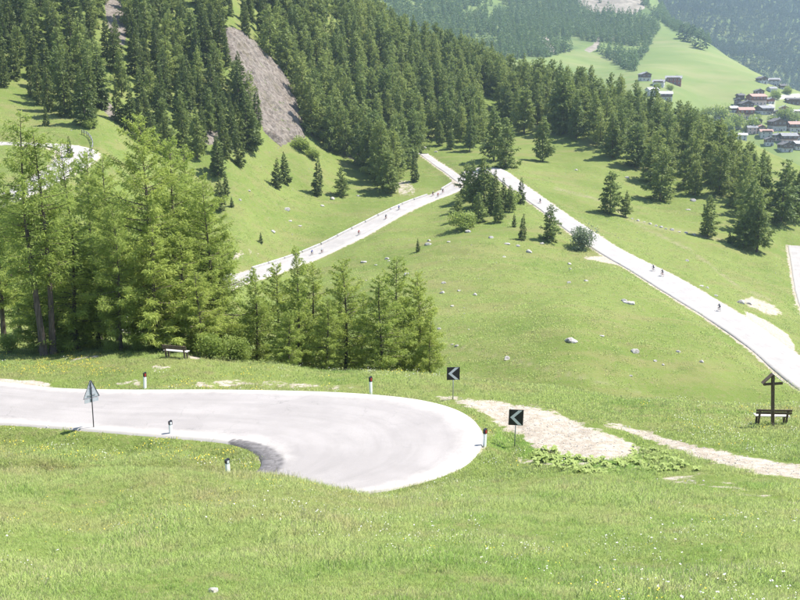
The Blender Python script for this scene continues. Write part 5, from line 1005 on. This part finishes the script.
HS = [(645.5, 81, 11, 7, .9, 10, 'white', 'wood', 'grey', 0, 'small timber chalet at the upper end of the left-hand hamlet'), (660, 87, 12, 5, 1.0, -20, 'white', None, 'grey', 1, 'low grey-roofed house between the chalet and the big barn'), (675, 84.5, 17, 6.5, .8, -18, 'red', None, 'grey', 1, 'large red-brown barn with broad grey roof'), (653, 96, 11, 6, 1.0, 12, 'white', None, 'pale', 1, 'white house with pale roof at the forest edge'), (666, 100, 15, 6, .8, -8, 'white', 'wood', 'pale', 1, 'white house with pale roof below the big barn'),
      (763, 83.5, 9, 6, 1.0, 14, 'white', 'wood', 'dark', 0, 'small timber house opening the upper row of the village'), (774.5, 85.5, 13, 6, .9, -10, 'grey', None, 'grey', 1, 'grey house with slate roof in the upper row'), (789, 85.5, 15, 6.5, .8, 8, 'white', None, 'pink', 1, 'white house with faded red roof in the upper row'), (760, 96.5, 9, 6, 1.0, 0, 'wood', None, 'dark', 0, 'dark timber hut alone above the hotel'), (758, 105, 18, 9, .7, 12, 'pink', 'red', 'pink', 1, 'pink hotel block with red balconies'),
      (738.5, 106, 7, 6, 1.1, -15, 'wood', None, 'dark', 0, 'narrow dark house at the meadow side of the village'), (747, 109.5, 14, 6, .8, 6, 'white', 'wood', 'dark', 0, 'dark-gabled chalet with pale annex in the village'), (747, 119, 16, 9, .8, -6, 'pink', 'red', 'pink', 1, 'tall pink and white house below the dark-gabled chalet'), (766, 114.5, 16, 6.5, .8, 18, 'white', 'wood', 'grey', 1, 'grey-roofed house beside the white lane'), (794, 104.5, 14, 5, .7, -6, 'wood', None, 'dark', 1, 'dark brown barn in the small green field'), (779, 131, 16, 9, .9, 4, 'grey', 'wood', 'dark', 0, 'large dark-gabled house with arched front'),
      (731, 122, 9, 6, 1.0, 12, 'white', None, 'pink', 0, 'small house with faded red roof next to the tall village tree'), (799, 118, 13, 6, .8, -8, 'white', None, 'pale', 1, 'white house with pale roof at the picture edge'), (796, 131.5, 16, 7, .8, 6, 'white', 'wood', 'pink', 1, 'long house with faded roof at the picture edge'), (790, 143.5, 17, 7, .8, -4, 'pink', 'wood', 'grey', 1, 'low pinkish house nearest the grassy ridge'), (719, 121.5, 7, 5, 1.0, 5, 'white', None, 'grey', 0, 'tiny white house before the tall village tree'), (743, 141, 10, 5.5, .9, -12, 'white', None, 'pale', 1, 'small white house just over the ridge trees'), (800, 150, 12, 6, .9, 8, 'white', 'wood', 'pale', 1, 'pale-roofed house lowest at the picture edge'),
      (756, 127, 12, 6.5, .9, 10, 'white', 'wood', 'grey', 0, 'timber-gabled house below the tall pink house'), (767, 138, 13, 6, .8, -8, 'white', None, 'pink', 1, 'white house with faded roof below the arched front house'), (734, 113, 9, 5, 1.0, 8, 'white', 'wood', 'pale', 1, 'small pale-roofed house at the meadow side of the pink houses'), (787, 152, 13, 6.5, .9, 6, 'grey', 'wood', 'dark', 0, 'dark-roofed house just over the grassy ridge'), (785, 113, 9, 5.5, 1.0, -14, 'white', 'red', 'grey', 0, 'red-boarded house across the white lane'), (773, 93, 8, 5, 1.0, 10, 'white', None, 'grey', 1, 'small grey-roofed house below the upper row'), (753, 134, 10, 6, .9, -10, 'pink', None, 'grey', 1, 'pinkish house above the small white house'),
      (741, 100, 7, 5, 1.0, 12, 'wood', None, 'dark', 1, 'tiny dark shed on the meadow above the narrow dark house'), (752, 100.5, 8, 5, .9, -14, 'white', 'wood', 'dark', 0, 'small chalet between the dark hut and the hotel'), (771, 104, 7, 5, 1.0, 10, 'white', 'red', 'grey', 0, 'small chalet by the top of the white lane'), (779, 117, 8, 5.5, 1.0, -10, 'white', 'wood', 'dark', 0, 'small dark-roofed chalet across the lane'), (790, 122, 8, 5.5, 1.0, 12, 'grey', 'wood', 'dark', 0, 'narrow grey chalet above the long edge house'), (761, 133, 8, 6, 1.0, 8, 'white', 'wood', 'pink', 0, 'narrow red-roofed chalet left of the arched front house'), (770, 146, 9, 6, .9, -6, 'white', 'wood', 'dark', 0, 'dark-gabled chalet at the foot of the village'), (778, 141, 7, 5.5, 1.0, 14, 'pink', 'wood', 'grey', 0, 'tiny pinkish chalet under the arched front house'), (738, 129, 8, 5, 1.0, -8, 'white', None, 'dark', 1, 'low dark-roofed house among the village trees'), (726, 126, 7, 5, 1.0, 10, 'white', 'wood', 'pink', 0, 'tiny red-roofed chalet near the ridge trees'), (797, 141, 9, 6, .9, 5, 'grey', 'red', 'dark', 0, 'red-boarded chalet at the picture edge below the long house'), (784, 90, 7, 5, 1.0, -5, 'white', 'wood', 'dark', 1, 'small dark-roofed house beneath the white upper house')]
for h_ in HS: house(*h_[:10], h_[10], balcony=h_[2] > 10, wins=True)
for u, vb, hp, kk, lb in ((721, 121, 14, 0, 'tall bushy tree at the meadow side of the village'), (736, 128, 13, 1, 'bushy tree below the pink house'), (727, 132, 12, 0, 'bushy tree nearest the ridge conifers'), (775, 99, 8, 1, 'round tree beside the upper row houses'), (787, 94, 7, 0, 'round tree below the white upper house'), (784, 120, 11, 1, 'broad tree next to the white lane'), (793, 123, 10, 0, 'broad tree behind the arched front house'), (772, 124, 8, 1, 'small tree by the arched front house'), (752, 130, 12, 0, 'dark tree over the ridge below the pink house'), (706, 117, 9, 1, 'bushy tree at the edge of the green meadow by the village'), (756, 122, 7, 0, 'small round tree among the village houses'), (657, 90, 6, 1, 'small tree in the left-hand hamlet'), (670, 90, 5, 0, 'round bush below the big barn')):
    b = hit(u, vb, 620, 2200, HV); plant('village_tree', SHM, b - np.array((0, 0, .3)), hp * b[1] / FPX, lb, group='trees between the village houses', wide=0.85)

# ------------------------------------------------------------------ labels: neighbours of one kind are told apart by their order
ORD = 'first second third fourth fifth sixth seventh eighth ninth tenth eleventh twelfth thirteenth fourteenth fifteenth sixteenth seventeenth eighteenth'.split()
bpy.context.view_layer.update(); same = {}
for o in SC.objects:
    if o.parent is None and 'label' in o and o.get('category') in ('tree', 'rock'): same.setdefault(o['label'], []).append(o)
for lb, obs in same.items():
    if len(obs) < 2 or len(obs) > len(ORD): continue
    obs.sort(key=lambda o: float(proj(np.array(o.location[0]), np.array(o.location[1]), np.array(o.location[2]))[0]))
    for i, o in enumerate(obs): o['label'] = lb + ', ' + ORD[i] + ' from left'
# ------------------------------------------------------------------ the air
HAZE = 0.00009
m = bpy.data.materials.new('air'); m.use_nodes = True; n = m.node_tree; n.nodes.clear()
out = n.nodes.new('ShaderNodeOutputMaterial'); pv = n.nodes.new('ShaderNodeVolumePrincipled')
pv.inputs['Color'].default_value = (0.62, 0.79, 1.0, 1); pv.inputs['Density'].default_value = HAZE; pv.inputs['Anisotropy'].default_value = 0.2
n.links.new(pv.outputs[0], out.inputs['Volume'])
hb = MB().box((400, 1720, 200), (5200, 3760, 1300)).build('haze', m); tag(hb, 'thin bluish summer haze filling the valley', 'haze', kind='stuff')
